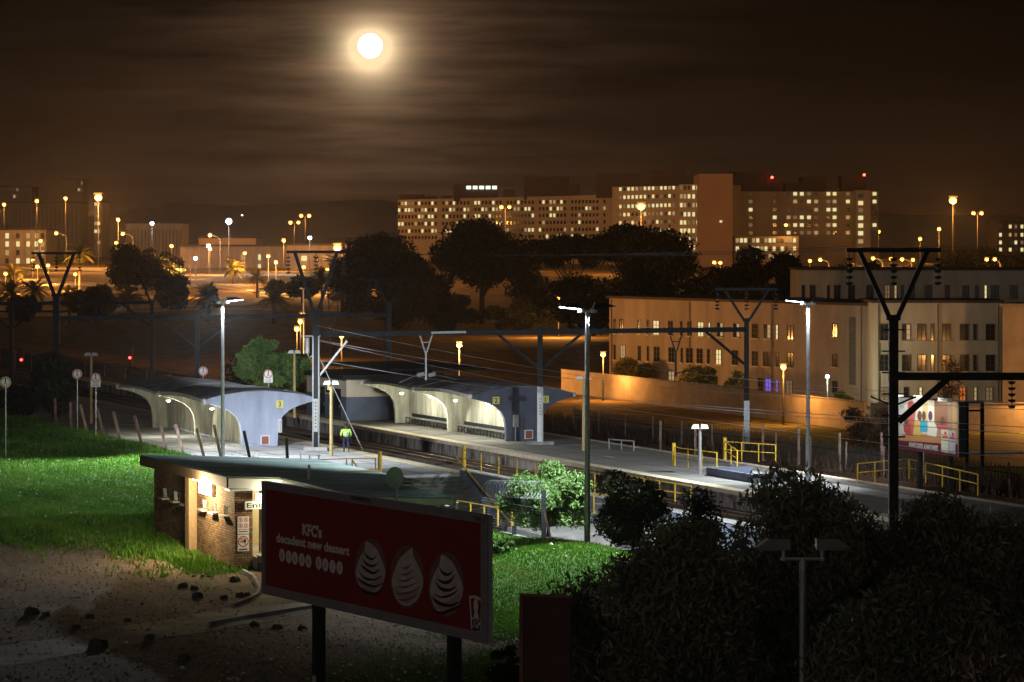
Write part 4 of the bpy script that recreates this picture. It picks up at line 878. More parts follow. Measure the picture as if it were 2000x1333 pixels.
for ch, px, py in zip('kreamball', (552.5, 565.5, 577.5, 591, 604, 624, 637, 651, 665), (1084.5, 1088, 1090.5, 1093.5, 1096.5, 1100, 1103.5, 1107, 1109.5)):
    x, z = B.loc(px, py); k = MB(); circle(k, x, z, .185, -.026); k.build('letter_disc', txt_m, po); tw = MB(); text(tw, ch, 0, 0, .19, 0); xs_ = [q[0] for q in tw.v]; wd = max(xs_) - min(xs_)
    k2.add([(q[0] - min(xs_) + x - wd / 2, -.030, q[2] + z - .08) for q in tw.v], tw.f)
k2.build('disc_letters', redm, po)
B.word('CONTINENTAL', 689, 976, 727, .10, -.054, M['black'], B.t, .006); B.word('7362 J', 928, 1016, 950, .10, -.054, M['black'], B.t, .003)
for i, (cx, cy_, rx, ry, sp0, sp1, dark) in enumerate(((725, 1112, 31, 57, (681, 990), (716, 1086), .9), (797, 1130, 33, 62, (841, 1012), (813, 1100), .15), (873, 1145, 35, 64, (928, 1052), (893, 1112), .7))):
    k = MB(); B.stroke(k, [sp0, sp1], .10, -.0245); k.build('printed_spoon', spn, po)
    k = MB(); B.oval(k, cx, cy_ - 3, rx, ry, -.0262, 32); k.build('printed_bowl', pink, po)
    k = MB(); pk = (cx - 8 if i != 1 else cx + 10, cy_ - ry + 3); s_ = 1 if i != 1 else -1
    B.curve(k, [pk, (cx - rx * .38, cy_ - ry * .66), (cx - rx * .66, cy_ - ry * .38), (cx - rx * .9, cy_ + 2), (cx - rx * .86, cy_ + ry * .30), (cx - rx * .55, cy_ + ry * .72), (cx, cy_ + ry * .86), (cx + rx * .6, cy_ + ry * .66), (cx + rx * .93, cy_ + ry * .2), (cx + rx * .88, cy_ - ry * .1), (cx + rx * .62, cy_ - ry * .45), (cx + rx * .34, cy_ - ry * .74)][::-1], -.0282)
    k.build('printed_ice_cream', cream, po); k = MB(); B.curve(k, [(cx - rx * .8, cy_ + ry * .25), (cx - rx * .1, cy_ + ry * .5), (cx + rx * .8, cy_ + ry * .2), (cx + rx * .5, cy_ + ry * .62), (cx, cy_ + ry * .8), (cx - rx * .5, cy_ + ry * .66)], -.0290); k.build('printed_shadow', mat('poster_cream_shade', (.38, .30, .27), .7), po)
    if i != 1:
        k = MB()
        rq = random.Random(i + 3)
        for j in range(6):
            yb = cy_ - ry * .52 + j * ry * .235; a_ = rx * (.42 + .10 * min(j, 4)); th = 4.5 + rq.uniform(-1, 1.5); e_ = rq.uniform(-3, 3); fl = -1 if i == 2 and j % 2 else 1
            B.curve(k, [(cx - fl * a_, yb - 6), (cx - fl * a_ * .4, yb + 3 + e_), (cx + fl * a_ * .35, yb + 8), (cx + fl * a_, yb + 2), (cx + fl * a_ * .4, yb + 8 + th), (cx - fl * a_ * .45, yb + 4 + e_ + th)][::fl], -.0300)
        k.build('printed_sauce', dk, po)
    else:
        k = MB()
        for j in range(6):
            yb = cy_ - ry * .4 + j * ry * .2; a_ = rx * (.3 + .1 * j if j < 5 else .6); B.curve(k, [(cx - a_, yb + 4), (cx, yb + 2), (cx + a_, yb - 5), (cx + a_ * .2, yb + 5), (cx - a_ * .5, yb + 7)], -.0300)
        k.build('printed_ripples', pink, po)
lg = MB(); B.poly(lg, [(918, 1164), (930, 1163), (943, 1170), (941, 1235), (922, 1229)], -.0265); lg = lg.build('logo_panel', txt_m, po)
k = MB(); B.poly(k, [(921, 1169), (930, 1168), (941, 1175), (940, 1211), (923, 1206)], -.0285); k.build('logo_field', redm, lg)
k = MB(); B.oval(k, 931.5, 1183, 4.5, 14, -.0305); B.poly(k, [(927, 1206), (929, 1196), (935, 1197), (938, 1209)], -.0305); k.build('logo_figure', txt_m, lg)
B.word('KFC', 924, 1222, 940, .17, -.0295, dk, lg, .012); B.word('sogood', 924, 1229, 940, .09, -.0295, dk, lg)

B = Board('billboard', 'distant billboard with a smiling family advertising sugar', (21.65, 172.0), (24.05, 165.2), 4.70, 1.72)
w = B.w; MB().box(0, w, 0, .4, B.zb, B.zt).build('back_box', M['dsteel'], B.t)
bgm = mat('kitchen_print', (.42, .26, .15), .6, 1, .3); po = MB().box(.03, w - .06, -.02, -.001, B.zb + .03, B.zt - .05).build('poster', bgm, B.t)
def pm(n, c): return mat('print_' + n, c, .6)
PZ = 9.52; OX, OY = 1735, 760
def q9(x, y): return (OX + x / PZ, OY + y / PZ)
def pp(name, pts, m, y): k = MB(); B.poly(k, [q9(*p) for p in pts][::-1], y); k.build(name, m, po)
pp('white_wall', [(195, 150), (740, 200), (740, 960), (195, 960)], pm('white', (.62, .60, .55)), -.022)
pp('yellow_curtain', [(640, 205), (740, 210), (740, 700), (640, 700)], pm('pale_yellow', (.60, .50, .25)), -.0235)
pp('doorway', [(735, 205), (860, 212), (860, 700), (735, 700)], pm('cream', (.70, .66, .52)), -.0235)
pp('brown_room', [(870, 215), (1110, 225), (1110, 760), (870, 740)], pm('brown', (.24, .12, .07)), -.0235)
pp('curtain', [(1200, 235), (1290, 240), (1290, 1000), (1200, 990)], pm('curtain', (.55, .36, .18)), -.0235)
pp('table', [(195, 880), (420, 830), (980, 860), (980, 1015), (195, 955)], pm('table', (.50, .24, .09)), -.0245)
pp('maroon_band', [(192, 955), (1300, 1035), (1300, 1270), (192, 1110)], pm('maroon', (.10, .012, .03)), -.026)
def fig(hx, hy, hr, hh, skin_, cloth, body, y0):
    k = MB(); B.poly(k, [q9(*p) for p in body][::-1], y0); k.build('printed_garment', cloth, po)
    k = MB(); B.oval(k, *q9(hx, hy), hr / PZ, hh / PZ, y0 - .0015, 18); k.build('printed_face', skin_, po)
sk = pm('skin', (.13, .06, .03)); 
fig(430, 320, 65, 110, pm('red_scarf', (.45, .10, .07)), pm('red_dress', (.48, .13, .10)), [(360, 380), (520, 380), (500, 560), (470, 860), (320, 870), (300, 620)], -.0255)
fig(590, 500, 42, 95, sk, pm('yellow_shirt', (.62, .42, .12)), [(490, 600), (640, 590), (650, 800), (600, 880), (470, 860)], -.0275)
fig(670, 500, 36, 90, sk, pm('blue_shirt', (.05, .38, .55)), [(600, 590), (735, 600), (735, 800), (600, 800)], -.0295)
fig(790, 500, 40, 92, pm('headwrap', (.10, .05, .10)), pm('white_shirt', (.66, .68, .60)), [(740, 600), (850, 590), (920, 730), (900, 900), (735, 860)], -.0275)
fig(1015, 590, 42, 80, sk, pm('pink_top', (.50, .10, .12)), [(930, 680), (1110, 680), (1120, 760), (920, 750)], -.0275)
fig(345, 600, 36, 55, sk, pm('maroon_top', (.40, .07, .07)), [(285, 640), (420, 640), (440, 860), (300, 800)], -.0315)
for n_, (x0, x1, y0) in (('green', (990, 1130, 755)), ('grey', (1140, 1255, 775))):
    c_ = (.62, .64, .48) if n_ == 'green' else (.50, .48, .58)
    pp('printed_packet', [(x0, y0), (x1, y0 + 10), (x1, y0 + 440), (x0, y0 + 410)], pm('packet_' + n_, c_), -.0285)
    pp('packet_band', [(x0, y0 + 185), (x1, y0 + 200), (x1, y0 + 215), (x0, y0 + 200)], pm('packet_line', (.05, .15, .08)), -.0300)
    k = MB(); B.oval(k, *q9((x0 + x1) / 2 + 10, y0 + 70), 2.2, 3.6, -.0305); k.build('packet_badge', RED, po)
    B.word('Selati', *q9(x0 + 15, y0 + 155), q9(x1 - 18, 0)[0], .22, -.0310, RED, po, .01)
B.word('ALWAYS GOOD. ALWAYS SWEET.', *q9(390, 1075), q9(940, 0)[0], .26, -.0290, pm('band_white', (.75, .72, .68)), po, .012)
k = MB(); B.oval(k, *q9(260, 290), 5, 9, -.0240); k.build('printed_seal', pm('seal', (.42, .42, .40)), po)
for f_ in (.3, .8): x = w * f_; MB().box(x - .12, x + .12, .1, .35, -2.4, B.zb).build('post', M['dsteel'], B.t)
for i in range(3): x = w * (.1 + .4 * i); MB().box(x, x + 1.1, -.9, -.6, B.zt + .05, B.zt + .22).build('lamp_trough', M['white'] if i != 1 else M['steel'], B.t)
pt = bpy.data.lights.new('board_light', 'AREA'); pt.energy = 120; pt.color = (1, .95, .88); pt.size = 6; pt.size_y = .3; pt.shape = 'RECTANGLE'; po_ = bpy.data.objects.new('board_light', pt); COL.objects.link(po_); po_.parent = B.t
po_.location = (w / 2, -1.3, B.zt + .2); po_.rotation_euler = (math.radians(58 - 90 + 62), 0, 0)
fr_ = thing('board_support', 'empty dark board frame right of the sugar billboard', 'frame', P(1888, 890, 168), 0)
for s in (0, .85): MB().box(s - .1, s + .1, -.1, .1, -1.2, 3.0).build('post', M['dsteel'], fr_)
MB().box(-.1, .95, -.08, .08, 2.85, 3.0).build('rail', M['dsteel'], fr_); MB().box(-.1, .95, -.08, .08, 2.4, 2.5).build('rail', M['dsteel'], fr_)
# back of a hoarding bottom centre
t = thing('hoarding', 'dark red brown framed hoarding beside the near trees at the bottom', 'hoarding', P(1020, 1160, 78), math.radians(-20)); zt = 0
MB().box(0, 1.3, 0, .08, -2.2, -.06).build('panel', mat('brown_hoarding_board', (.10, .045, .035), .8, 2, .4), t); k = MB(); k.box(-.06, 1.36, -.05, .1, -.06, 0); k.box(-.06, .04, -.05, .1, -2.3, -.06); k.build('frame', mat('rusty_frame', (.22, .09, .06), .6, 3, .3), t)
for x in (.3, 1.1): MB().box(x - .07, x + .07, .081, .22, -5.2, -.1).build('post', M['dsteel'], t)

# ================================================================ PAVED PATH, KERBS
def sheet_on_ground(name, poly_px, m, dz=.03, kind='structure', sub=24):
    """ladder of left/right pixel pairs on z about -.5, draped on the ground"""
    pts = []; 
    for (a, b) in poly_px:
        A_ = G(*a, -.45); B_ = G(*b, -.45); pts.append((A_, B_))
    rows = []
    for i in range(len(pts) - 1):
        for j in range(6):
            f_ = j / 6; rows.append((pts[i][0].lerp(pts[i + 1][0], f_), pts[i][1].lerp(pts[i + 1][1], f_)))
    rows.append(pts[-1]); vs = []; nn = 8
    for a, b in rows:
        for j in range(nn + 1): p = a.lerp(b, j / nn); vs.append((p.x, p.y, gz1(p.x, p.y) + dz))
    fs = [(i * (nn + 1) + j, i * (nn + 1) + j + 1, (i + 1) * (nn + 1) + j + 1, (i + 1) * (nn + 1) + j) for i in range(len(rows) - 1) for j in range(nn)]
    o = MB().add(vs, fs).build(name, m, smooth=True); 
    if kind: tag(o, kind=kind)
    return o
sheet_on_ground('path', [((512, 1118), (700, 1100)), ((522, 1142), (700, 1150)), ((505, 1166), (640, 1180)), ((455, 1180), (600, 1196)), ((380, 1198), (500, 1216)), ((280, 1215), (390, 1237)), ((150, 1236), (230, 1262)), ((0, 1258), (60, 1290)), ((-120, 1275), (-90, 1310))], M['path'], .012)
def kerb(label, pts):
    P3 = [G(x, y, -.45) for x, y in pts]; P3 = [Vector((p.x, p.y, gz1(p.x, p.y) + .03)) for p in P3]; o_ = P3[0].copy(); k = MB()
    sm_ = []
    for i in range(len(P3) - 1):
        for j in range(4): sm_.append(P3[i].lerp(P3[i + 1], j / 4) - o_)
    sm_.append(P3[-1] - o_)
    for a, b in zip(sm_, sm_[1:]): k.beam(a, b + (b - a) * .03, .12, .22)
    o = k.build('kerb', M['conc']); o.location = o_; tag(o, label, 'kerb')
kerb('curved concrete kerb bending round the stones in front of the entrance', [(475, 1120), (496, 1132), (507, 1148), (502, 1163), (488, 1172), (455, 1181)]); kerb('long low kerb running along the near side of the path', [(620, 1188), (560, 1194), (480, 1207), (410, 1222)])

# ================================================================ ROCKS, LITTER
RP = [(357, 1147, 22, 'tallest of the rubble chunks in the middle of the dirt'), (380, 1150, 20, 'flat chunk touching the tall one in the middle of the dirt'), (385, 1162, 26, 'wide grey block in front of the paired chunks'), (378, 1122, 9, 'small chunk left of the three by the grass'), (396, 1122, 9, 'small chunk in the middle of the three by the grass'), (409, 1124, 9, 'small chunk right of the three by the grass'), (420, 1114, 16, 'dark chunk at the tip of the bright grass'), (459, 1134, 24, 'dark chunk jammed against the curved kerb'), (438, 1165, 18, 'square chunk between the wide block and the kerb'), (470, 1162, 20, 'dark pair of lumps inside the kerb bend'), (483, 1160, 14, 'mossy lump right inside the kerb bend'), (278, 1176, 9, 'lone pebble left of the chunks'),
      (250, 1208, 16, 'dark cube like chunk above the path'), (60, 1200, 34, 'large dark heap at the far left of the dirt'), (90, 1202, 18, 'dark chunk beside the large left heap'), (175, 1203, 22, 'flat dark slab on the left dirt'), (148, 1224, 22, 'flat dark slab along the left of the path'), (190, 1260, 44, 'biggest black heap below the path'), (292, 1248, 24, 'black boulder below the path'), (360, 1282, 26, 'black boulder at the bottom left of the billboard'), (497, 1223, 22, 'dark stone between path and billboard post'), (541, 1227, 26, 'dark flat stone left of the billboard post'), (590, 1227, 20, 'dark stone touching the billboard post')]
for i, (px, py, wpx, lab) in enumerate(RP):
    p = G(px, py + 4, -.5); s = wpx / F * p.y * .5; rr = random.Random(i); k = MB(); k.ball((0, 0, 0), 1, 7); vs = []
    for v_ in k.v:
        n_ = Vector(v_).normalized(); q_ = max(abs(n_.x), abs(n_.y), abs(n_.z)); d_ = (.62 + .5 / q_ * .55) * (1 + .16 * math.sin(3.1 * n_.x + i) * math.cos(4.3 * n_.y - i) + rr.uniform(-.07, .07)); vs.append((n_.x * s * d_, n_.y * s * d_ * .9, n_.z * s * d_ * (.62 if 'flat' in lab or 'slab' in lab else .8)))
    k.v = vs; o = k.build('rock', M['rock']); o.location = (p.x, p.y, gz1(p.x, p.y) + s * .16); o.rotation_euler = (0, 0, i * 1.3); tag(o, lab, 'rock', 'rubble on the forecourt')
k = MB(); rr = random.Random(5)
def bit(p, s):
    a_ = rr.uniform(0, 6.3); c_, d_ = math.cos(a_) * s, math.sin(a_) * s; z = gz1(p.x, p.y) + .03
    k.add([(p.x - c_, p.y - d_, z), (p.x + d_ * .5, p.y - c_ * .5, z + s * rr.uniform(.1, .5)), (p.x + c_, p.y + d_, z), (p.x - d_ * .5, p.y + c_ * .5, z + s * rr.uniform(.3, .9))], [(0, 1, 2, 3)])
for i in range(900):
    r_ = rr.random()
    if r_ < .40: px, py = rr.uniform(420, 1000), rr.uniform(1195, 1333)
    elif r_ < .62: px, py = rr.uniform(0, 280), rr.uniform(870, 1060)
    elif r_ < .85: px, py = rr.uniform(0, 480), rr.uniform(1070, 1330)
    else: px, py = rr.uniform(955, 1240), rr.uniform(1060, 1240)
    bit(G(px, py, 0), rr.choice((.04, .05, .06, .08, .11)))
for px, py in ((235, 1048), (246, 1047), (255, 1044), (263, 1043), (100, 968), (140, 948), (170, 955), (175, 948), (42, 952), (225, 988), (150, 995)):
    for j in range(5): bit(G(px + rr.uniform(-9, 9), py + rr.uniform(-2, 2), 0), .10)
kg = MB(); k_, k = k, kg
for i in range(2600):
    px, py = rr.uniform(-20, 1000), rr.uniform(1085, 1340)
    p = G(px, py, -.45); s_ = rr.choice((.03, .04, .05, .07)); a_ = rr.uniform(0, 6.3); z = gz1(p.x, p.y); c_, d_ = math.cos(a_) * s_, math.sin(a_) * s_
    if grassmask(p.x, p.y) > .7: continue
    kg.add([(p.x - c_, p.y - d_, z - .01), (p.x + d_, p.y - c_, z - .01), (p.x + c_, p.y + d_, z - .01), (p.x - d_, p.y + c_, z - .01), (p.x, p.y, z + s_ * .8)], [(0, 1, 4), (1, 2, 4), (2, 3, 4), (3, 0, 4)])
tag(kg.build('gravel', mat('loose_stones', (.24, .19, .14), .9, 6, .7)), kind='stuff'); k = k_
tag(k.build('litter', mat('paper_litter', (.85, .83, .78), .8, 3, .2)), kind='stuff')
# ================================================================ CREAM BUILDINGS, BOUNDARY WALL, ROAD
class Facade:
    def __init__(s, name, label, cat, pa, Ya, pb, Yb, zt, zb, depth, m, par=.0, group=None):
        s.a = Vector((*xy(pa, Ya), 0)); s.b = Vector((*xy(pb, Yb), 0)); d = s.b - s.a; s.w = d.length; s.d = d.normalized(); s.zt, s.zb = zt, zb
        s.t = thing(name, label, cat, s.a, math.atan2(d.y, d.x), group)
        MB().box(0, s.w, 0, depth, zb, zt).build('wall', m, s.t)
    def loc(s, px, py):
        k_ = (px - 1000) / F; l = (k_ * s.a.y - s.a.x) / (s.d.x - k_ * s.d.y); Y = s.a.y + s.d.y * l; return l, H - (py - HY) / F * Y, Y
MWF = mat('window_frame_steel', (.10, .09, .08), .6); SILL = mat('window_sill', (.50, .44, .36), .8)
def window(fc, px, py, wpx, hpx, st):
    x, z, Y = fc.loc(px, py); k0 = (px - 1000) / F; w = wpx / F * Y / max(.3, abs(fc.d.x - k0 * fc.d.y)) * .95; h = hpx / F * Y
    pm_ = {'d': M['glass'], 'L': M['lit'][0], 'h': M['lit'][1], 'f': M['lit'][2], 'v': M['lit_purple'], 'o': M['lit_orange'], 'g': M['lit'][3]}[st]
    o = MB().box(x - w / 2, x + w / 2, -.012, .05, z - h / 2, z + h / 2).build('window', M['glass'] if st in 'dh' else pm_, fc.t)
    if st == 'h': MB().box(x, x + w / 2 - .03, -.02, -.013, z - h * .45, z + h * .48).build('lit_pane', M['lit'][2], o)
    k = MB(); f_ = .07
    for q in (-1, 1): k.box(x + q * w / 2 - f_ / 2, x + q * w / 2 + f_ / 2, -.06, -.021, z - h / 2, z + h / 2)
    k.box(x - w / 2, x + w / 2, -.06, -.021, z + h / 2 - f_, z + h / 2)
    if w > .5: k.box(x - .035, x + .035, -.05, -.022, z - h / 2, z + h / 2 - f_)
    for q in (.33, .66): k.box(x - w / 2, x + w / 2, -.045, -.023, z - h / 2 + q * h - .02, z - h / 2 + q * h + .02)
    k.build('frame', MWF, o); MB().box(x - w / 2 - .12, x + w / 2 + .12, -.18, -.001, z - h / 2 - .13, z - h / 2 - .01).build('sill', SILL, o)
def parapet(fc, depth, m=None, over=.25):
    MB().box(-over, fc.w + over, -over, depth + over, fc.zt + .003, fc.zt + .28).build('roof_edge', m or M['hosp_d'], fc.t)
r1 = Facade('hostel', 'long three storey cream hostel with lit and dark barred windows behind the wall', 'building', 1190, 345, 1708, 304, 6.9, -3.2, 12, M['plaster']); parapet(r1, 12)
for px, w_, st in ((1201, 4, 'd'), (1214, 8, 'd'), (1249, 6, 'h'), (1266, 4, 'd'), (1282, 12, 'L'), (1310, 9, 'd'), (1331, 4, 'd'), (1347, 8, 'd'), (1369, 12, 'L'), (1386, 4, 'L'), (1407, 12, 'h'), (1439, 13, 'h'), (1475, 12, 'd'), (1499, 14, 'h'), (1518, 5, 'L'), (1544, 13, 'd')): window(r1, px, 637 + (px - 1200) * .035, w_, 28, st)
for px, w_, st in ((1201, 4, 'd'), (1217, 10, 'f'), (1249, 6, 'd'), (1266, 4, 'd'), (1283, 11, 'd'), (1312, 12, 'd'), (1332, 4, 'd'), (1347, 13, 'd'), (1367, 12, 'd'), (1384, 5, 'd'), (1404, 11, 'L'), (1436, 12, 'd'), (1475, 12, 'd'), (1498, 14, 'd'), (1518, 5, 'd'), (1544, 13, 'd')): window(r1, px, 688 + (px - 1200) * .045, w_, 29, st)
for px, w_, st in ((1312, 12, 'f'), (1437, 11, 'd'), (1486, 10, 'd'), (1501, 12, 'v'), (1518, 4, 'v'), (1542, 13, 'g')): window(r1, px, 738 + (px - 1310) * .075, w_, 26, st)
for py in (645, 704, 757): window(r1, 1631, py, 10, 26, 'd')
x_, z_, _ = r1.loc(1665, 620); x2_, z2_, _ = r1.loc(1665, 752); MB().box(x_ - .5, x_ + .5, -.06, .02, z2_, z_).build('vent_strip', mat('louvre_block', (.16, .15, .14), .9, 4, .4), r1.t)
r3 = Facade('hostel_wing', 'nearer cream wing with three rows of windows behind the big dark mast', 'building', 1706, 300, 1956, 300, 7.3, -3.4, 10, M['plaster2']); parapet(r3, 10)
for py in (649, 709):
    for px, w_, st in ((1727, 17, 'd'), (1770, 17, 'h' if py < 660 else 'd'), (1800, 17, 'd'), (1821, 6, 'd'), (1848, 16, 'd'), (1883, 17, 'd'), (1904, 7, 'd'), (1934, 18, 'd')): window(r3, px, py, w_, 32, st)
for px, w_, st in ((1727, 17, 'g'), (1770, 10, 'd'), (1798, 6, 'L'), (1848, 14, 'd'), (1880, 12, 'o'), (1905, 6, 'f'), (1932, 14, 'g')): window(r3, px, 769, w_, 26, st)
r2 = Facade('hostel_block', 'taller pale block rising behind with one window row under its flat roof', 'building', 1561, 372, 2080, 372, 9.8, -3, 12, M['plaster2']); parapet(r2, 12)
for px, w_, st in ((1569, 6, 'd'), (1587, 11, 'd'), (1618, 5, 'd'), (1635, 13, 'd'), (1663, 13, 'd'), (1699, 14, 'd'), (1733, 10, 'g'), (1749, 5, 'f'), (1762, 5, 'd'), (1780, 13, 'd'), (1813, 14, 'd'), (1850, 9, 'd'), (1886, 13, 'd'), (1908, 6, 'd'), (1925, 5, 'L'), (1943, 16, 'd'), (1980, 16, 'd'), (2020, 14, 'd')): window(r2, px, 571, w_, 28, st)
r4 = Facade('hostel_annex', 'windowless orange lit annex at the far right edge', 'building', 1958, 283, 2090, 281, 7.3, -3.4, 8, M['wallp']); parapet(r4, 8, M['plaster'])
for fc_, xs_ in ((r1, (.6, 16, 31, 46)), (r3, (.5, 6.3, 12.2))):
    for x in xs_: MB().tube((x, -.12, fc_.zb), (x, -.12, fc_.zt - .1), .06, n=6).build('downpipe', M['timber'], fc_.t)
bw = thing('boundary_wall', 'long plastered boundary wall glowing orange under the sodium lamps', 'wall', (5.0, 331, 0), 0)
pts = [Vector((*xy(1098, 331), 0)), Vector((*xy(1690, 264), 0)), Vector((*xy(1700, 262), 0)), Vector((*xy(2100, 262), 0))]
for i, (a, b) in enumerate(((pts[0], pts[1]), (pts[2], pts[3]))):
    o_ = Vector((5.0, 331, 0)); d = (b - a); l = d.length; dn = d.normalized(); nn = Vector((-dn.y, dn.x, 0)) * .11; z0, z1 = -3.6, -.55
    k = MB().add([a - o_ - nn + Vector((0, 0, z0)), b - o_ - nn + Vector((0, 0, z0)), b - o_ + nn + Vector((0, 0, z0)), a - o_ + nn + Vector((0, 0, z0)), a - o_ - nn + Vector((0, 0, z1)), b - o_ - nn + Vector((0, 0, z1)), b - o_ + nn + Vector((0, 0, z1)), a - o_ + nn + Vector((0, 0, z1))], [(0, 3, 2, 1), (4, 5, 6, 7), (0, 1, 5, 4), (1, 2, 6, 5), (2, 3, 7, 6), (3, 0, 4, 7)])
    k.build('wall', M['wallp'], bw)
    k = MB().beam(a - o_ + Vector((0, 0, z1 + .05)), b - o_ + Vector((0, 0, z1 + .05)), .34, .1); k.build('coping', M['plaster'], bw)
q = MB(); q.slab([(24, 222), (75, 222), (75, 258), (28, 258)], -3.3, -2.93); tag(q.build('road', M['asph']), kind='structure')
o = MB().box(-14, 18, -.1, .1, -.05, .14).build('kerb', M['conc_light']); o.location = (48, 236, -2.93); tag(o, 'straight pale kerb along the orange lit road at the right edge', 'kerb')

# ---- roads of the interchange, draped
def road(name, pts, wd, m=None, dz=.12, kind='structure', label=None):
    vs = []; P_ = [Vector(p) for p in pts]; sm_ = []
    for i in range(len(P_) - 1):
        p0 = P_[max(i - 1, 0)]; p1, p2 = P_[i], P_[i + 1]; p3_ = P_[min(i + 2, len(P_) - 1)]
        for j in range(10):
            t_ = j / 10; sm_.append(.5 * ((2 * p1) + (-p0 + p2) * t_ + (2 * p0 - 5 * p1 + 4 * p2 - p3_) * t_ * t_ + (-p0 + 3 * p1 - 3 * p2 + p3_) * t_ ** 3))
    sm_.append(P_[-1])
    m = m or M['roadf']
    for i, p in enumerate(sm_):
        d = (sm_[min(i + 1, len(sm_) - 1)] - sm_[max(i - 1, 0)]).normalized(); n_ = Vector((-d.y, d.x)) * wd / 2
        for s in (-1, -.33, .33, 1): x, y = p.x + n_.x * s, p.y + n_.y * s; vs.append((x, y, gz1(x, y) + dz))
    fs = [(i * 4 + j, i * 4 + j + 1, i * 4 + j + 5, i * 4 + j + 4) for i in range(len(sm_) - 1) for j in range(3)]
    o = MB().add(vs, fs).build(name, m or M['asph']); tag(o, kind=kind) if kind else tag(o, label, 'barrier'); return o, sm_
def lane(sm_, offs, w, dz):
    vs = []
    for i, p in enumerate(sm_):
        d = (sm_[min(i + 1, len(sm_) - 1)] - sm_[max(i - 1, 0)]).normalized(); n_ = Vector((-d.y, d.x))
        for s in (-.5, .5): x, y = p.x + n_.x * (offs + s * w), p.y + n_.y * (offs + s * w); vs.append((x, y, gz1(x, y) + dz))
    o = MB().add(vs, [(2 * i, 2 * i + 1, 2 * i + 3, 2 * i + 2) for i in range(len(sm_) - 1)]).build('road_marking', M['white']); tag(o, kind='structure')
def gp(px, py):
    Y = 700.0
    for _ in range(60): z = gz1((px - 1000) / F * Y, Y); Y = .6 * Y + .4 * min(5000, F * (H - z) / (py - HY))
    return ((px - 1000) / F * Y, Y)
_, q_ = road('highway', [gp(-60, 521), gp(100, 526), gp(210, 530), gp(330, 529), gp(430, 532), gp(560, 540)], 16); lane(q_, 7.2, .35, .2); lane(q_, -7.2, .35, .2); lane(q_, 0, .25, .2)
_, q_ = road('road', [gp(-60, 546), gp(100, 552), gp(230, 560), gp(330, 556), gp(430, 560), gp(600, 575)], 15); lane(q_, 6.8, .35, .2); lane(q_, -6.8, .35, .2)
_, q_ = road('road', [gp(300, 572), gp(400, 556), gp(470, 560), gp(525, 572), gp(535, 582), gp(500, 592), gp(430, 598), gp(200, 604), gp(-40, 607)], 8, dz=.20); lane(q_, 3.7, .2, .28); lane(q_, -3.7, .2, .28)
_, q_ = road('road', [gp(-40, 624), gp(250, 612), gp(430, 606), gp(700, 609), gp(1000, 607), gp(1250, 604)], 9, dz=.26); lane(q_, 4.2, .2, .34); lane(q_, -4.2, .2, .34)
road('path', [gp(380, 619), gp(520, 628), gp(640, 638), gp(760, 660)], 2.5, M['path'], .15)
def barrier(label, pts, h):
    o_ = Vector((*pts[0], gz1(*pts[0]))); t = thing('guard_rail', label, 'guard rail', o_, 0, 'guard rails along the road'); P3 = [Vector((x, y, gz1(x, y))) - o_ for x, y in pts]
    for a, b in zip(P3, P3[1:]):
        MB().beam(a + Vector((0, 0, h)), b + Vector((0, 0, h)), .12, .35).build('rail', M['dsteel'], t); n = max(2, int((b - a).length / 4))
        k = MB()
        for i in range(n): p = a.lerp(b, i / n); MB().beam(p, p + Vector((0, 0, h)), .14).build('post', M['dsteel'], t) if i % 2 == 0 else None
barrier('dark guard rail in front of the road below the left palms', [gp(-5, 617), gp(90, 617), gp(175, 615)], .9)
barrier('dark guard rail curving beside the big round tree on the left', [gp(365, 577), gp(415, 583), gp(460, 592)], .9)
def car(label, px, py, head):
    x, y = gp(px, py); z = gz1(x, y) + .28; t = thing('car', label, 'car', (x, y, z), 0 if head else math.radians(20), 'cars on the far road'); bm_ = mat('car_paint', (.25, .25, .27), .3, metal=.4)
    MB().prism([(-2.1, .3), (2.1, .3), (2.1, .75), (1.5, .9), (.9, 1.38), (-.9, 1.4), (-1.5, .95), (-2.1, .85)], -.85, .85).build('body', bm_, t)
    MB().prism([(1.3, .92), (.85, 1.3), (-.85, 1.32), (-1.35, .95)], -.86, .86).build('windows', M['glass'], t)
    for sx in (-1.3, 1.3):
        for sy in (-.8, .8): MB().tube((sx, sy - .1, .32), (sx, sy + .1, .32), .32, n=14).build('wheel', M['black'], t)
    for sy in (-.62, .62): MB().ball((2.12, sy, .66), .13, 6).build('headlight', M['warmbulb'] if head else M['glass'], t); MB().ball((-2.12, sy, .7), .13, 6).build('tail_light', M['redbulb'], t)
    point((-2.6, 0, .7), 60, (1, .05, .02), .1, t); 
    if head: point((3.0, 0, .6), 500, (1, .9, .7), .1, t)
car('small car with lit headlights on the road below the left palms', 192, 604, True); car('small car with red tail lights on the curving slip road', 512, 575, False)

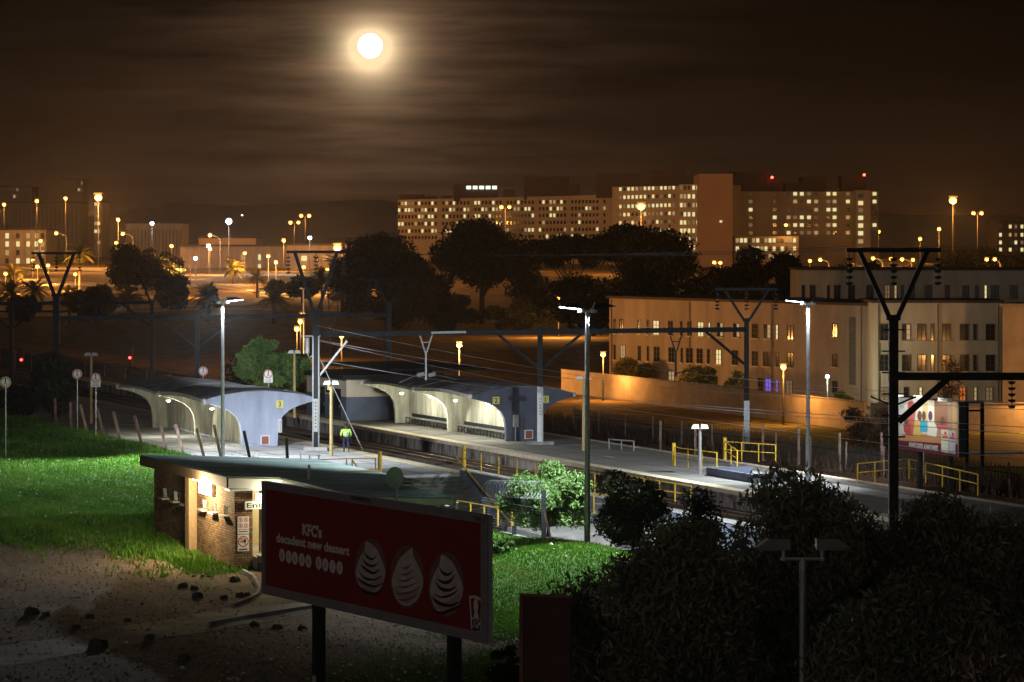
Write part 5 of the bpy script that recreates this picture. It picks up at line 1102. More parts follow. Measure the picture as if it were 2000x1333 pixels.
# ================================================================ HOSPITAL
def unit(name, m): return MB().box(-.5, .5, -.5, .5, -.5, .5).build(name, m)
def far_windows(fc, rows, cols_px, hpx, litp, seed, wpx=4.5, lit_rows=(), skip=0.0, cap=100, side=None):
    rr = random.Random(seed); protos = {}; cells = []
    for ri, py in enumerate(rows):
        for ci, px in enumerate(cols_px):
            p_ = litp * (2.2 if ri in lit_rows else 1)
            if rr.random() < skip: continue
            run = math.sin(ci * 1.7 + ri * 2.9 + seed) > -.2
            lit = rr.random() < p_ * (1.5 if run else .4)
            s = rr.choice((0, 1, 1, 2)) if lit else (3 if rr.random() < .3 else 'd')
            cells.append((px, py + (side(px) if side else 0), s))
    cells.sort(key=lambda c: (c[2] == 'd', c[2] == 3)); rest = MB()
    for i, (px, py, s) in enumerate(cells):
        x, z, Y = fc.loc(px, py); k0 = (px - 1000) / F; w = wpx / F * Y / max(.3, abs(fc.d.x - k0 * fc.d.y)); h = hpx / F * Y
        if i < cap - 2:
            if s not in protos: protos[s] = unit('window', M['glass'] if s == 'd' else M['lit'][s]); o = protos[s]
            else: o = protos[s].copy(); COL.objects.link(o)
            o.parent = fc.t; o.location = (x, -.1, z); o.scale = (w, .3, h)
        elif s == 'd' or s == 3: rest.box(x - w / 2, x + w / 2, -.2, .05, z - h / 2, z + h / 2)
    if rest.v: tag(rest.build('windows', M['glass'], fc.t), kind='stuff')
def lin(a, b, n): return [a + (b - a) * i / (n - 1) for i in range(n)]
gH = 'wings of the big hospital on the horizon'
hw = Facade('hospital_wing', 'far left wing of the big hospital running to the right', 'building', 777, 1430, 1200, 1270, 32.3, 0, 10, M['hosp'], group=gH)
far_windows(hw, [398, 411, 424, 438, 452, 465], [780 + 6.5 * i for i in range(0, 12)] + [866 + 7 * i for i in range(0, 46) if i % 9 != 8], 6.5, .20, 4, 3.2, (1, 4), cap=100, side=lambda px: (px - 777) * -.01)
hc = Facade('hospital_wing', 'brightly windowed centre wing of the hospital left of the red brick tower', 'building', 1196, 1240, 1376, 1205, 35, 0, 12, M['hosp'], group=gH)
far_windows(hc, [370, 386, 404, 420, 436, 453, 469, 485], [1212 + 8 * i for i in range(14)], 6.5, .40, 9, 3.6, (0, 2), cap=100, side=lambda px: (px - 1210) * -.03)
hc2 = Facade('hospital_wing', 'narrow bright stair wing of the hospital touching the red brick tower', 'building', 1326, 1196, 1374, 1190, 35.2, 0, 30, M['hosp'], group=gH)
far_windows(hc2, [367, 384, 401, 419, 435, 451, 468, 484, 501, 517], [1331, 1338, 1346, 1355, 1363, 1371], 8, .62, 2, 4.2, cap=100)
ht = Facade('hospital_tower', 'plain red brick tower of the hospital', 'building', 1367, 1172, 1431, 1172, 38.8, 0, 40, M['hosp_red'], group=gH)
far_windows(ht, [433], [1408], 4, 1, 3, 5); 
he = Facade('hospital_wing', 'wide right wing of the hospital with wide lit windows', 'building', 1431, 1230, 1716, 1230, 33.0, 0, 60, M['hosp'], group=gH)
far_windows(he, [379, 394, 410, 425, 440, 455], [1466, 1513, 1540, 1553, 1566, 1580, 1594, 1618, 1630, 1656, 1681, 1694, 1708], 6.5, .42, 21, 7, cap=96)
hl = Facade('hospital_link', 'low link block at the foot of the right hospital wing', 'building', 1434, 1190, 1560, 1190, 15.0, 0, 20, M['hosp'], group=gH)
far_windows(hl, [470, 486, 501], [1440 + 8 * i for i in range(15)], 8, .5, 31, 5.5, (0,), cap=60)
he2 = Facade('hospital_stair_tower', 'right stair tower of the hospital with a column of lit landings', 'building', 1672, 1215, 1700, 1215, 33.2, 0, 15, M['hosp'], group=gH)
far_windows(he2, [383, 397, 411, 426, 441, 456, 472, 489], [1681], 8, 1.2, 5, 9.5)
def plant(fc, label, x0, x1, yt, Y, zb, m='hosp_d', lit=0, grp=None):
    a = P(x0, yt, Y); b = P(x1, yt, Y); ib = 33
    o = MB().box(a.x - fc.t.location.x, b.x - fc.t.location.x, 0, 16, zb, a.z); o_ = o.build('plant_room', M[m]); o_.parent = fc.t
    o_.matrix_parent_inverse = (Matrix.Rotation(fc.t.rotation_euler.z, 4, 'Z')).inverted(); o_.location = (0, Y - fc.t.location.y, 0); return o_
for fc, x0, x1, yt, Y in ((hw, 779, 828, 380, 1432), (hw, 832, 853, 383, 1412), (hw, 861, 881, 382, 1403), (hw, 886, 972, 362, 1380), (hw, 983, 1006, 370, 1350), (hw, 1023, 1112, 345, 1330), (hw, 1112, 1133, 359, 1300), (hc, 1166, 1250, 339, 1262), (hc, 1272, 1340, 332, 1228), (hc, 1340, 1362, 345, 1216), (he, 1431, 1500, 335, 1240), (he, 1500, 1530, 349, 1240), (he, 1535, 1567, 358, 1240), (he, 1567, 1612, 346, 1242), (he, 1645, 1690, 343, 1242)): plant(fc, '', x0, x1, yt, Y, 31)
for i in range(5):
    a = P(911 + i * 12.6, 363.5, 1379.5); b = P(920 + i * 12.6, 370, 1379.5); k = MB().box(a.x, b.x, a.y - .5, a.y, b.z, a.z).build('lit_window', M['lit_white']); k.parent = hw.t
    k.matrix_parent_inverse = (Matrix.Translation(hw.t.location) @ Matrix.Rotation(hw.t.rotation_euler.z, 4, 'Z')).inverted()
for px, py, lab in ((1508, 347, 'red beacon light on the hospital roof, left one'), (1688, 342, 'red beacon light on the hospital roof, right one')):
    p = P(px, py, 1238); t = thing('beacon', lab, 'beacon', (p.x, p.y, 33.0)); MB().tube((0, 0, 0), (0, 0, p.z - 33.0), .25).build('pole', M['dsteel'], t); MB().ball((0, 0, p.z - 33.0), .5, 8).build('lens', M['redsmall'], t)
ch = thing('chimney', 'roof chimney faintly smoking above the hospital', 'chimney', (*xy(1433, 1215), 33)); MB().tube((0, 0, 0), (0, 0, 7.5), 1.0, .8).build('stack', M['hosp_d'], ch)
for i, px in enumerate((1418, 1425, 1497)):
    t = MB().tube((0, 0, 0), (0, 0, 3.5 + i), .16).build('antenna', M['dsteel']); t.location = (*xy(px, 1180 if px < 1430 else 1236), 38.8 if px < 1430 else 33.0); tag(t, ['thin antenna on the red brick tower, left of two', 'thin antenna on the red brick tower, right of two', 'taller antenna on the plant room right of the red brick tower'][i], 'antenna')

# ---- other far buildings
def far_block(label, x0, x1, yt, Y, depth=30, m='farb', rows=(), cols=(), litp=.2, seed=1, wpx=4, hpx=6, ribs=0, name='building'):
    z = H - (yt - HY) / F * Y; fc = Facade(name, label, 'building', x0, Y, x1, Y, z, 0, depth, M[m])
    if rows: far_windows(fc, rows, cols, hpx, litp, seed, wpx)
    for i in range(ribs):
        x = fc.w * (i + .5) / ribs; MB().box(x - .35, x + .35, -.6, -.001, 2, z - 3).build('pier', M['plaster'], fc.t)
    MB().box(-.3, fc.w + .3, -.3, depth, z + .003, z + .7).build('roof_edge', M['hosp_d'], fc.t)
    return fc
far_block('hazy tall slab at the left edge behind the street lamps', -60, 62, 366, 2050, rows=[371, 384], cols=[22, 28, 34], litp=.3)
far_block('hazy stepped tower block behind the high mast lamps', 122, 160, 351, 2000, rows=[358, 371], cols=[149, 154, 160], litp=.3)
far_block('long hazy ribbed slab building below the high mast lamps', -60, 158, 397, 1900, ribs=26)
far_block('tall narrow dark tower under the brightest orange lamp', 184, 199, 396, 1600, m='hosp', rows=[399, 419, 437, 452, 474], cols=[187, 193], litp=.6, wpx=5)
far_block('low lit office block with four window rows at the left edge', -40, 90, 450, 1280, rows=[461, 477, 494, 510], cols=[14, 35, 55, 71, 83], litp=.75, seed=3, wpx=6.5, hpx=10, m='plaster')
far_block('long pale hall with vertical piers beside the white lamp', 246, 356, 437, 1500, ribs=16, m='plaster2')
far_block('low dark roofed building below the big white lamp', 388, 500, 466, 1250, m='hosp', rows=[], ribs=0)
far_block('low cream building between the left lamps and the yellow lit house', 352, 560, 482, 1150, m='plaster', rows=[503, 522], cols=[445, 473, 507], litp=.8, seed=6, wpx=5, hpx=11)
yb_ = far_block('two storey house brightly lit by the brightest yellow lamp', 560, 690, 480, 1080, m='plaster', rows=[505], cols=[575, 594, 617, 636, 655, 677], litp=.25, seed=8, wpx=11, hpx=10)
far_block('long low dark building on the horizon left of the hospital', 640, 780, 466, 1700, m='hosp_d')
far_block('dark block with a few lit windows at the right edge', 1948, 2060, 434, 1300, m='hosp_d', rows=[443, 459, 474, 488], cols=[1954, 1973, 1984, 1996, 2010], litp=.5, seed=5, wpx=5, hpx=7)
far_block('low pale roof seen between the insulators of the big mast', 1715, 1775, 512, 900, m='plaster')

# ================================================================ DISTANT LAMPS
SOD = (1, .42, .09); gS = 'orange street lamps'
def lamp(px, py, Y, kind, label, pw=1.0, col=SOD, side=-1, base_py=None, twin=False, size=1.0):
    p = P(px, py, Y); off = 0
    if kind == 'arc': off = (20 / F * Y if Y > 700 else 2.0) * -side
    gx = p.x + off; zg = gz1(gx, Y)
    if base_py: zg = max(zg, H - (base_py - HY) / F * Y)
    h = p.z - zg; t = thing('street_lamp', label, 'street lamp', (gx, Y, zg), 0, gS if col is SOD else 'white street lamps'); pr0 = max(.09, Y * .00011)
    mt = M['farpole']; bulb = M['sodium'] if col is SOD else M['coolbulb']; r_ = max(.18, Y * .0006) * size
    if kind == 'arc':
        a_ = abs(off); pts = [(0, 0, 0), (0, 0, h - a_ * .55)] + [(-math.copysign(1, off) * a_ * (1 - math.cos(q)) * .9, 0, h - a_ * .55 + a_ * .55 * math.sin(q)) for q in (.4, .8, 1.2, 1.57)]
        MB().path(pts, pr0, pr0 * .7, 6).build('pole', mt, t); bx = -off
    else: MB().tube((0, 0, 0), (0, 0, h), pr0, pr0 * .7, 6).build('pole', mt, t); bx = 0
    offs = (-1, 1) if twin else (0,)
    for s in offs:
        x = bx + s * r_ * 2.2
        hd = MB().box(x - r_ * 1.1, x + r_ * 1.1, -r_ * .8, r_ * .8, h + r_ * .75, h + r_ * 1.2).build('lamp_head', M['dsteel'], t)
        MB().ball((x, -.0, h), r_, 6, .9).build('bulb', bulb, hd, True)
    point((bx, -r_ * 1.2 - (2.5 if Y > 500 else .5), h - r_ * 1.6 - (1.5 if Y > 500 else .2)), 13000 * (1.7 if px < 700 and Y > 500 and col is SOD else 1.0) * pw * (.6 if kind == 'post' else 1), col, .3, t); return t
LL = [(8, 400, 1300, 'mast', 'high mast lamp at the far left edge above the slab', .8), (72, 393, 1250, 'mast', 'high mast lamp second from the left edge', 1), (128, 388, 1200, 'mast', 'high mast lamp in front of the stepped tower', 1), (192, 386, 1150, 'mast', 'brightest high mast lamp over the narrow dark tower', 5),
 (231, 430, 1150, 'mast', 'high lamp just right of the narrow dark tower', 2), (110, 456, 1030, 'arc', 'hooked street lamp beside the left office block', 1), (240, 457, 1030, 'arc', 'hooked street lamp above the big round tree', 1), (227, 475, 1100, 'post', 'small lamp under the hooked lamp by the round tree', .8), (79, 471, 1150, 'post', 'small lamp in front of the lit office windows', .5),
 (64, 509, 950, 'post', 'left of three small lamps behind the left mast head', 1), (73, 521, 900, 'post', 'middle of three small lamps behind the left mast head', 1), (94, 519, 900, 'post', 'right of three small lamps behind the left mast head', 1.2), (147, 536, 850, 'post', 'lamp above the palms left of the round tree', 1.4), (11, 535, 830, 'post', 'lamp low at the far left edge over the palms', 1.4),
 (335, 481, 950, 'post', 'lamp at the right shoulder of the round tree', 1), (352, 511, 800, 'arc', 'hooked lamp in front of the round tree', 1.3), (410, 460, 1000, 'arc', 'tall hooked lamp left of the big white lamp', 1.3), (410, 487, 1000, 'post', 'small lamp right below the tall hooked lamp', .8), (478, 495, 900, 'post', 'lamp above the palm on the roadside', 1), (554, 470, 1050, 'mast', 'lamp above the low cream building', 1.2),
 (524, 501, 850, 'post', 'bright lamp left of the floodlit mast head', 2.2), (539, 513, 850, 'post', 'lamp just under the bright one left of the mast head', 1), (596, 422, 1400, 'mast', 'twin high mast lamp on the horizon over the mast head', 1), (575, 435, 1500, 'mast', 'lower twin lamp beside the horizon mast', .8), (659, 484, 900, 'post', 'most dazzling yellow lamp at the right tip of the mast head', 7), (593, 522, 820, 'post', 'lamp inside the V of the floodlit mast', 1.2), (640, 526, 820, 'post', 'lamp at the right arm of the V of the floodlit mast', 1),
 (771, 476, 900, 'post', 'small lamp shining through the leftmost pine', .8), (701, 520, 900, 'post', 'small lamp behind the trees right of the mast', .8), (987, 405, 1050, 'mast', 'twin high mast lamp in front of the left hospital wing', 1.6), (1252, 404, 1000, 'mast', 'bright high mast lamp in front of the centre hospital wing', 4), (1091, 583, 520, 'post', 'lamp under the pines above the white floodlight', 1.6),
 (591, 616, 420, 'post', 'highest of three lamps stacked left of the floodlit mast', .35), (587, 628, 390, 'post', 'middle of three lamps stacked left of the floodlit mast', .35), (580, 643, 360, 'post', 'lowest of three lamps stacked left of the floodlit mast', .35), (667, 656, 330, 'post', 'lamp at the tip of the cantilever right of the floodlit mast', .5), (897, 674, 330, 'post', 'lamp in the dark field above the darker shelter', 1.3), (1178, 693, 314, 'post', 'lamp standing at the left end of the boundary wall', .36), (1530, 717, 273, 'post', 'lamp standing in front of the wall near the violet window', .32),
 (1393, 586, 430, 'post', 'small lamp on the roof line of the long hostel', .2), (2062, 735, 262, 'arc', 'hooked street lamp just beyond the right edge beside the annex', .55), (1602, 508, 700, 'arc', 'lamp above the left end of the pale block', 1), (1582, 510, 720, 'post', 'small lamp directly left of the one above the pale block', .5), (1705, 505, 640, 'arc', 'lamp behind the left arm of the big mast head', 1), (1740, 506, 700, 'post', 'lamp behind the middle insulator of the big mast', .5), (1762, 507, 640, 'arc', 'left lamp of the pair right of the middle insulator', .8), (1783, 508, 660, 'post', 'right lamp of the pair right of the middle insulator', .8), (1935, 507, 640, 'arc', 'twin lamp above the roof at the right edge', 1.2),
 (1834, 448, 1000, 'mast', 'shorter high mast lamp left of the tallest right one', 1.4), (1861, 392, 900, 'mast', 'tallest bright high mast lamp on the right', 4), (1909, 417, 1000, 'mast', 'high mast lamp with twin heads near the right edge', 1.6), (1797, 467, 1300, 'mast', 'small mast lamp low on the right horizon', .8), (1716, 453, 1300, 'mast', 'small lamp at the right corner of the hospital', .5), (1395, 513, 800, 'arc', 'left small lamp at the foot of the red brick tower', .6), (1407, 514, 800, 'post', 'right small lamp at the foot of the red brick tower', .6),
 (1258, 515, 650, 'post', 'small lamp gleaming through the pines below the bright mast', .5), (1317, 554, 600, 'post', 'small lamp gleaming low in the right pines', .3), (1535, 440, 1190, 'post', 'small lamp in front of the right hospital wing', .2)]
for px, py, Y, kind, lab, pw in LL: lamp(px, py, Y, kind, lab, pw, twin=px in (596, 575, 987, 1909, 1935), size=2.1 if px in (192, 659, 1252, 1861) else (1.0 if Y > 500 else 1.5))
for px, py, Y, kind, lab, pw in ((447, 433, 1000, 'mast', 'dazzling white mast lamp over the left horizon', .9), (297, 437, 1100, 'mast', 'white lamp on a pole in front of the pale hall', .6), (407, 481, 1000, 'post', 'small white lamp beside the tall hooked lamp', .3), (605, 465, 1000, 'mast', 'white lamp just above the floodlit mast head', .5), (1616, 736, 296, 'post', 'greenish white lamp on the cream hostel wall', .16), (382, 505, 950, 'post', 'dim white lamp over the highway', .3)):
    lamp(px, py, Y, kind, lab, pw, (.80, .90, 1.0) if px != 1616 else (.85, 1, .75), size=1.6 if px == 447 else 1)
rr = random.Random(2); pts_ = [(473, 422), (478, 424), (487, 428), (490, 430), (620, 427), (626, 428), (632, 429)] + [(1722 + i * 9 + rr.uniform(-3, 3), 468 + rr.uniform(-2, 3)) for i in range(10)] + [(768, 455), (1700, 512), (1690, 515), (1706, 514)]
for i, (px, py) in enumerate(pts_):
    p = P(px, max(py, 0), 3000); zg = gz1(p.x, p.y); t = thing('distant_light', 'tiny far light on the %s horizon' % ('left' if px < 900 else 'right'), 'light', (p.x, p.y, zg), 0, 'tiny %s horizon lights' % ('left' if px < 900 else 'right'))
    MB().tube((0, 0, 0), (0, 0, p.z - zg), .2, n=5).build('pole', M['dsteel'], t); MB().ball((0, 0, p.z - zg), .8, 5).build('bulb', M['sodium'] if px > 640 else M['warmbulb'], t)
# ================================================================ VEGETATION
def leaves(name, clumps, n, size, m, parent=None, long=1.0, seed=1, droop=0.0, shell=.55):
    """clumps: list of (x,y,z, rx,ry,rz, weight); n small leaf faces spread through them"""
    g_ = np.random.default_rng(seed); C = np.array(clumps, float); wgt = C[:, 6] / C[:, 6].sum(); idx = g_.choice(len(C), n, p=wgt); c = C[idx]
    d = g_.normal(size=(n, 3)); d /= np.linalg.norm(d, axis=1)[:, None]; rad = shell + (1 - shell) * g_.random(n) ** .6; rad *= 1 + .12 * g_.normal(size=n)
    p = c[:, :3] + d * rad[:, None] * c[:, 3:6]
    a = g_.normal(size=(n, 3)); a[:, 2] -= droop; a /= np.linalg.norm(a, axis=1)[:, None]; b = np.cross(a, g_.normal(size=(n, 3))); b /= np.linalg.norm(b, axis=1)[:, None] + 1e-9
    s = size * (.6 + .8 * g_.random(n))[:, None]
    V_ = np.stack([p - a * s * long, p + b * s * .42, p + a * s * long, p - b * s * .42], 1).reshape(-1, 3); T_ = np.arange(n * 4).reshape(-1, 4)
    tint = np.clip(g_.random(len(C))[idx] * .55 + g_.random(n) * .5, 0, 1); return np_mesh(name, V_, T_, m, parent, np.repeat(tint, 4))
def clumps_in(box, n, r_, seed, shape=None):
    rr = random.Random(seed); out = []
    while len(out) < n:
        x, y, z = (rr.uniform(-1, 1) for _ in range(3))
        if x * x + y * y + z * z > 1: continue
        if shape and not shape(x, y, z): continue
        q = r_ * rr.uniform(.42, 1.5); out.append((box[0] * x, box[1] * y, box[2] + box[3] * z, q * 1.15, q * 1.15, q * .85, q * q))
    return out
def limbs(par, base, targets, r0, mt='bark', name='trunk'):
    k = MB(); k.path([Vector(base), Vector(base) + Vector((.05, 0, targets[0][2] * .25)), Vector(base) + Vector((-.05, .05, targets[0][2] * .5))], r0, r0 * .75, 9); k.build(name, M[mt], par)
    for t_ in targets:
        a = Vector(base) + Vector((0, 0, t_[2] * .42)); b = Vector(t_[:3]); mid = a.lerp(b, .5) + Vector((0, 0, (b.z - a.z) * .12)); MB().path([a, mid, b], r0 * .5, r0 * .12, 6).build('branch', M[mt], par)
def tree(label, px, ytop, wpx, Y, zb=None, n=6000, size=.35, m='leaf_pine', seed=1, nc=26, crown=(.45, 1.0), g='dark pines before the hospital', name='pine_tree', flat=1.0, depth=.8, cat='tree', open_=.55, trunk=.35, px_off=0, droop=0, rs=.36):
    x = (px - 1000) / F * Y; zb = gz1(x, Y) if zb is None else zb; zt = H - (ytop - HY) / F * Y; h = zt - zb; w = wpx / F * Y / 2; t = thing(name, label, cat, (x, Y, zb), 0, g)
    zc = h * (crown[0] + crown[1]) / 2; rz2 = h * (crown[1] - crown[0]) / 2; r_ = min(w, rz2) * rs
    cl = clumps_in((w - r_ * .8, (w - r_ * .8) * depth, zc, rz2 - r_ * .6), nc, r_, seed, (lambda a, b, c: c > -.25 + .5 * (a * a + b * b)) if flat < 1 else None)
    leaves('crown', cl, n, size * (1.15 if g and 'pines' in g else 1), M[m], t, seed=seed, shell=open_, droop=droop); cl.sort(key=lambda c: -c[2]); limbs(t, (0, 0, -.1), cl[::max(1, len(cl) // 7)][:7], trunk); return t
tree('leftmost broad pine right of the floodlit mast', 757, 461, 200, 620, n=14000, size=.42, seed=1, nc=34, crown=(.12, 1), flat=.5)
tree('tallest central pine with a rounded dome crown', 941, 434, 240, 600, n=16000, size=.42, seed=2, nc=48, crown=(.12, 1), trunk=.6, flat=.7)
tree('flat topped pine right of the tallest one', 1115, 459, 230, 640, n=13000, size=.42, seed=3, nc=40, crown=(.42, 1), flat=.5)
tree('umbrella pine left of the bright mast lamp', 1215, 440, 170, 600, n=11000, size=.42, seed=4, nc=34, crown=(.42, 1), flat=.5)
tree('wide dark pine below the bright mast lamp', 1290, 452, 170, 560, n=15000, size=.40, seed=5, nc=44, crown=(.12, 1), flat=.5)
tree('low round pine in front of the red brick tower', 1405, 515, 130, 520, n=8000, size=.36, seed=6, nc=26, crown=(.1, 1))
tree('round topped pine left of the pair before the right wing', 1470, 478, 90, 520, n=8000, size=.36, seed=7, nc=22, crown=(.15, 1))
tree('round topped pine right of the pair before the right wing', 1535, 481, 95, 520, n=8000, size=.36, seed=8, nc=22, crown=(.15, 1))
tree('low dark tree filling the gap between the two left pines', 838, 505, 140, 590, n=6000, size=.38, seed=9, crown=(.05, 1))
tree('low dark tree under the flat topped pine', 1035, 500, 110, 600, n=5000, size=.38, seed=10, crown=(.05, 1))
tree('low dark tree right of the lamp under the pines', 1150, 535, 190, 500, n=7000, size=.34, seed=11, crown=(.02, 1))
tree('dense dark tree behind the left end of the long hostel', 1265, 530, 150, 470, n=8000, size=.34, seed=12, crown=(.02, 1))
tree('dense dark tree above the middle of the long hostel roof', 1380, 545, 150, 470, n=8000, size=.34, seed=13, crown=(.02, 1))
tree('dense dark tree above the right part of the long hostel roof', 1500, 540, 150, 440, n=8000, size=.34, seed=14, crown=(.02, 1))
tree('small scrubby tree left of the leftmost pine', 700, 535, 90, 640, n=4500, size=.38, seed=15, crown=(.1, 1), open_=.3)
tree('shadowy tree below the leftmost pine', 800, 545, 170, 560, n=9000, size=.36, seed=16, crown=(.05, 1), open_=.3)
tree('big round dark tree on the left between the roads', 285, 478, 165, 800, n=14000, size=.5, seed=17, nc=44, crown=(.12, 1), g='trees along the left roads', name='tree')
tree('darker low tree in front of the big round tree', 335, 535, 90, 700, n=6000, size=.42, seed=18, crown=(.05, 1), g='trees along the left roads', name='tree')
tree('bushy tree left of the big round tree', 205, 560, 80, 650, n=5000, size=.4, seed=19, crown=(.05, 1), g='trees along the left roads', name='tree', m='leaf_palm')
tree('dark bush behind the roadside palm', 590, 535, 70, 760, n=5000, size=.42, seed=20, crown=(.02, 1), g='trees along the left roads', name='tree')
tree('dark shrub behind the glowing palm', 540, 540, 45, 800, n=3000, size=.4, seed=21, crown=(.02, 1), g='trees along the left roads', name='tree')
for i, (px, yt, wp, Y) in enumerate(((1655, 505, 90, 640), (1700, 512, 60, 560), (1800, 500, 90, 650), (1875, 488, 110, 760), (1930, 482, 90, 800), (1990, 484, 90, 780))):
    tree(['dark tree top over the left part of the pale block', 'low tree top under the left insulator of the big mast', 'tree top between the middle and right insulators', 'tree top at the foot of the tallest right lamp', 'tree top left of the dark block at the right edge', 'tree top in front of the dark block at the right edge'][i], px, yt, wp, Y, n=5000, size=.4, seed=30 + i, crown=(.05, 1), g='tree tops behind the pale block')
tree('floodlit green tree with yellow flowers beyond the pale shelter', 543, 646, 150, 236, zb=-.2, n=12000, size=.17, m='leaf', seed=44, nc=30, rs=.24, crown=(.15, 1), g=None, name='tree', trunk=.16)
tree('dark shrub in the shadow left of the floodlit tree', 460, 690, 70, 255, n=3500, size=.14, m='leaf_pine', seed=41, crown=(.05, 1), g=None, name='shrub', trunk=.08)
tree('dark bushy tree behind the fence at the left edge', 105, 690, 100, 225, n=9000, size=.15, m='leaf_pine', seed=42, nc=30, crown=(.25, 1), g=None, name='tree', trunk=.14)
tree('low dark bush beneath the round sign at the left edge', 45, 745, 110, 228, n=7000, size=.14, m='leaf_pine', seed=43, crown=(.02, 1), g=None, name='shrub', trunk=.1)
tree('round dark bush against the hostel left of the first mast', 1245, 694, 88, 335, n=5000, size=.2, m='leaf_palm', seed=44, crown=(.02, 1), g='bushes behind the boundary wall', name='shrub', trunk=.1)
tree('round dark bush under the open lit hostel window', 1372, 712, 78, 318, n=5000, size=.2, m='leaf_palm', seed=45, crown=(.02, 1), g='bushes behind the boundary wall', name='shrub', trunk=.1)
tree('small dark bush right behind the slim mast', 1436, 722, 40, 300, n=2500, size=.2, m='leaf_palm', seed=46, crown=(.02, 1), g='bushes behind the boundary wall', name='shrub', trunk=.1)
tree('small green bush lit by the greenish lamp', 1647, 757, 34, 285, n=2000, size=.16, m='leaf', seed=47, crown=(.02, 1), g='bushes behind the boundary wall', name='shrub', trunk=.06)
tree('bare orange twiggy bush left of the big mast', 1680, 782, 80, 215, n=3500, size=.10, m='dry', seed=48, crown=(.02, 1), g='dry bushes near the big mast', name='shrub', trunk=.06, open_=.1)
tree('bare twiggy bush immediately behind the big mast', 1728, 792, 70, 205, n=3500, size=.10, m='dry', seed=49, crown=(.02, 1), g='dry bushes near the big mast', name='shrub', trunk=.06, open_=.1)
tree('thin leafless tree before the cream wing right of the big mast', 1858, 690, 70, 285, n=1800, size=.10, m='dry', seed=50, crown=(.1, 1), g=None, name='tree', trunk=.08, open_=.1)
tree('green bush lit by the mast lamp on top of the mound', 1070, 903, 195, 141, zb=-.1, n=20000, size=.09, m='leaf_bush', seed=51, nc=38, rs=.31, crown=(.04, 1), g='bushes on the mound', name='bush', trunk=.08, open_=.4)
tree('dark shrub right of the mast on the mound', 1235, 905, 170, 131, zb=.0, n=15000, size=.085, m='leaf_pine', seed=52, nc=40, rs=.26, crown=(.02, 1), g='bushes on the mound', name='bush', trunk=.08, open_=.4)
tree('small grassy bush beside the billboard edge', 978, 1052, 55, 128, n=2500, size=.07, m='leaf_bush', seed=53, crown=(.02, 1), g='bushes on the mound', name='bush', trunk=.04)
tree('dark low bush under the right end of the near billboard', 985, 1238, 80, 92, n=6000, size=.06, m='leaf_pine', seed=55, crown=(.0, 1), g='bushes on the mound', name='bush', trunk=.04)
# near trees, right foreground
def near_tree(label, cx, top, wpx, Y, n, seed, depth=.7, m='leaf_fg'):
    x = (cx - 1000) / F * Y; zb = -1.0; zt = H - (top - HY) / F * Y; h = zt - zb; w = wpx / F * Y / 2; t = thing('ash_tree', label, 'tree', (x, Y, zb), 0, 'dark trees in the near right corner')
    cl = clumps_in((w - .6, (w - .6) * depth, h * .55, h * .45 - .3), 46, .85, seed); leaves('crown', cl, n, .085, M[m], t, long=1.5, seed=seed, droop=.9, shell=.35)
    cl.sort(key=lambda c: -c[2]); limbs(t, (0, 0, -.1), cl[::6][:7], .22)
near_tree('near dark tree whose crown rises highest beside the big mast foot', 1545, 893, 330, 82, 34000, 60)
near_tree('near dark tree filling the lower middle left of the twin lamp', 1330, 1010, 330, 78, 32000, 61)
near_tree('near dark tree with thin gaps at the right edge', 1890, 935, 360, 84, 32000, 62)
near_tree('near dark tree behind the twin headed near lamp post', 1660, 960, 330, 88, 32000, 63)
near_tree('near dark bush at the bottom left of the tree group', 1175, 1120, 260, 84, 20000, 64)
near_tree('near dark tree at the bottom right corner', 1800, 1060, 380, 72, 30000, 65)
near_tree('near dark tree at the bottom centre of the tree group', 1480, 1080, 360, 84, 30000, 66)
tree('spiky dark shrub directly left of the tree group', 1350, 925, 130, 118, zb=-.4, n=9000, size=.08, m='leaf_pine', seed=67, nc=26, crown=(.0, 1), g='bushes on the mound', name='bush', trunk=.08, open_=.3)
tree('dark bushy mass over the road left of the portal mast', 172, 560, 95, 640, n=6000, size=.4, seed=71, crown=(.02, 1), g='trees along the left roads', name='tree')
tree('dark undergrowth below the palms at the far left edge', 45, 578, 90, 620, n=5000, size=.4, seed=72, crown=(.02, 1), g='trees along the left roads', name='tree')
tree('ragged tree directly right of the floodlit mast head', 668, 500, 80, 700, n=4000, size=.4, seed=73, crown=(.1, 1), g='trees along the left roads', name='tree', open_=.25)
tree('small dark tree at the bend of the slip road', 408, 562, 45, 680, n=2500, size=.36, seed=74, crown=(.02, 1), g='trees along the left roads', name='tree')
tree('low hedge like tree in the gap left of the tallest pine', 880, 575, 120, 560, n=6000, size=.34, seed=75, crown=(.02, 1))
tree('low dark scrub below the flat topped pine', 1000, 585, 120, 540, n=5000, size=.34, seed=76, crown=(.02, 1))
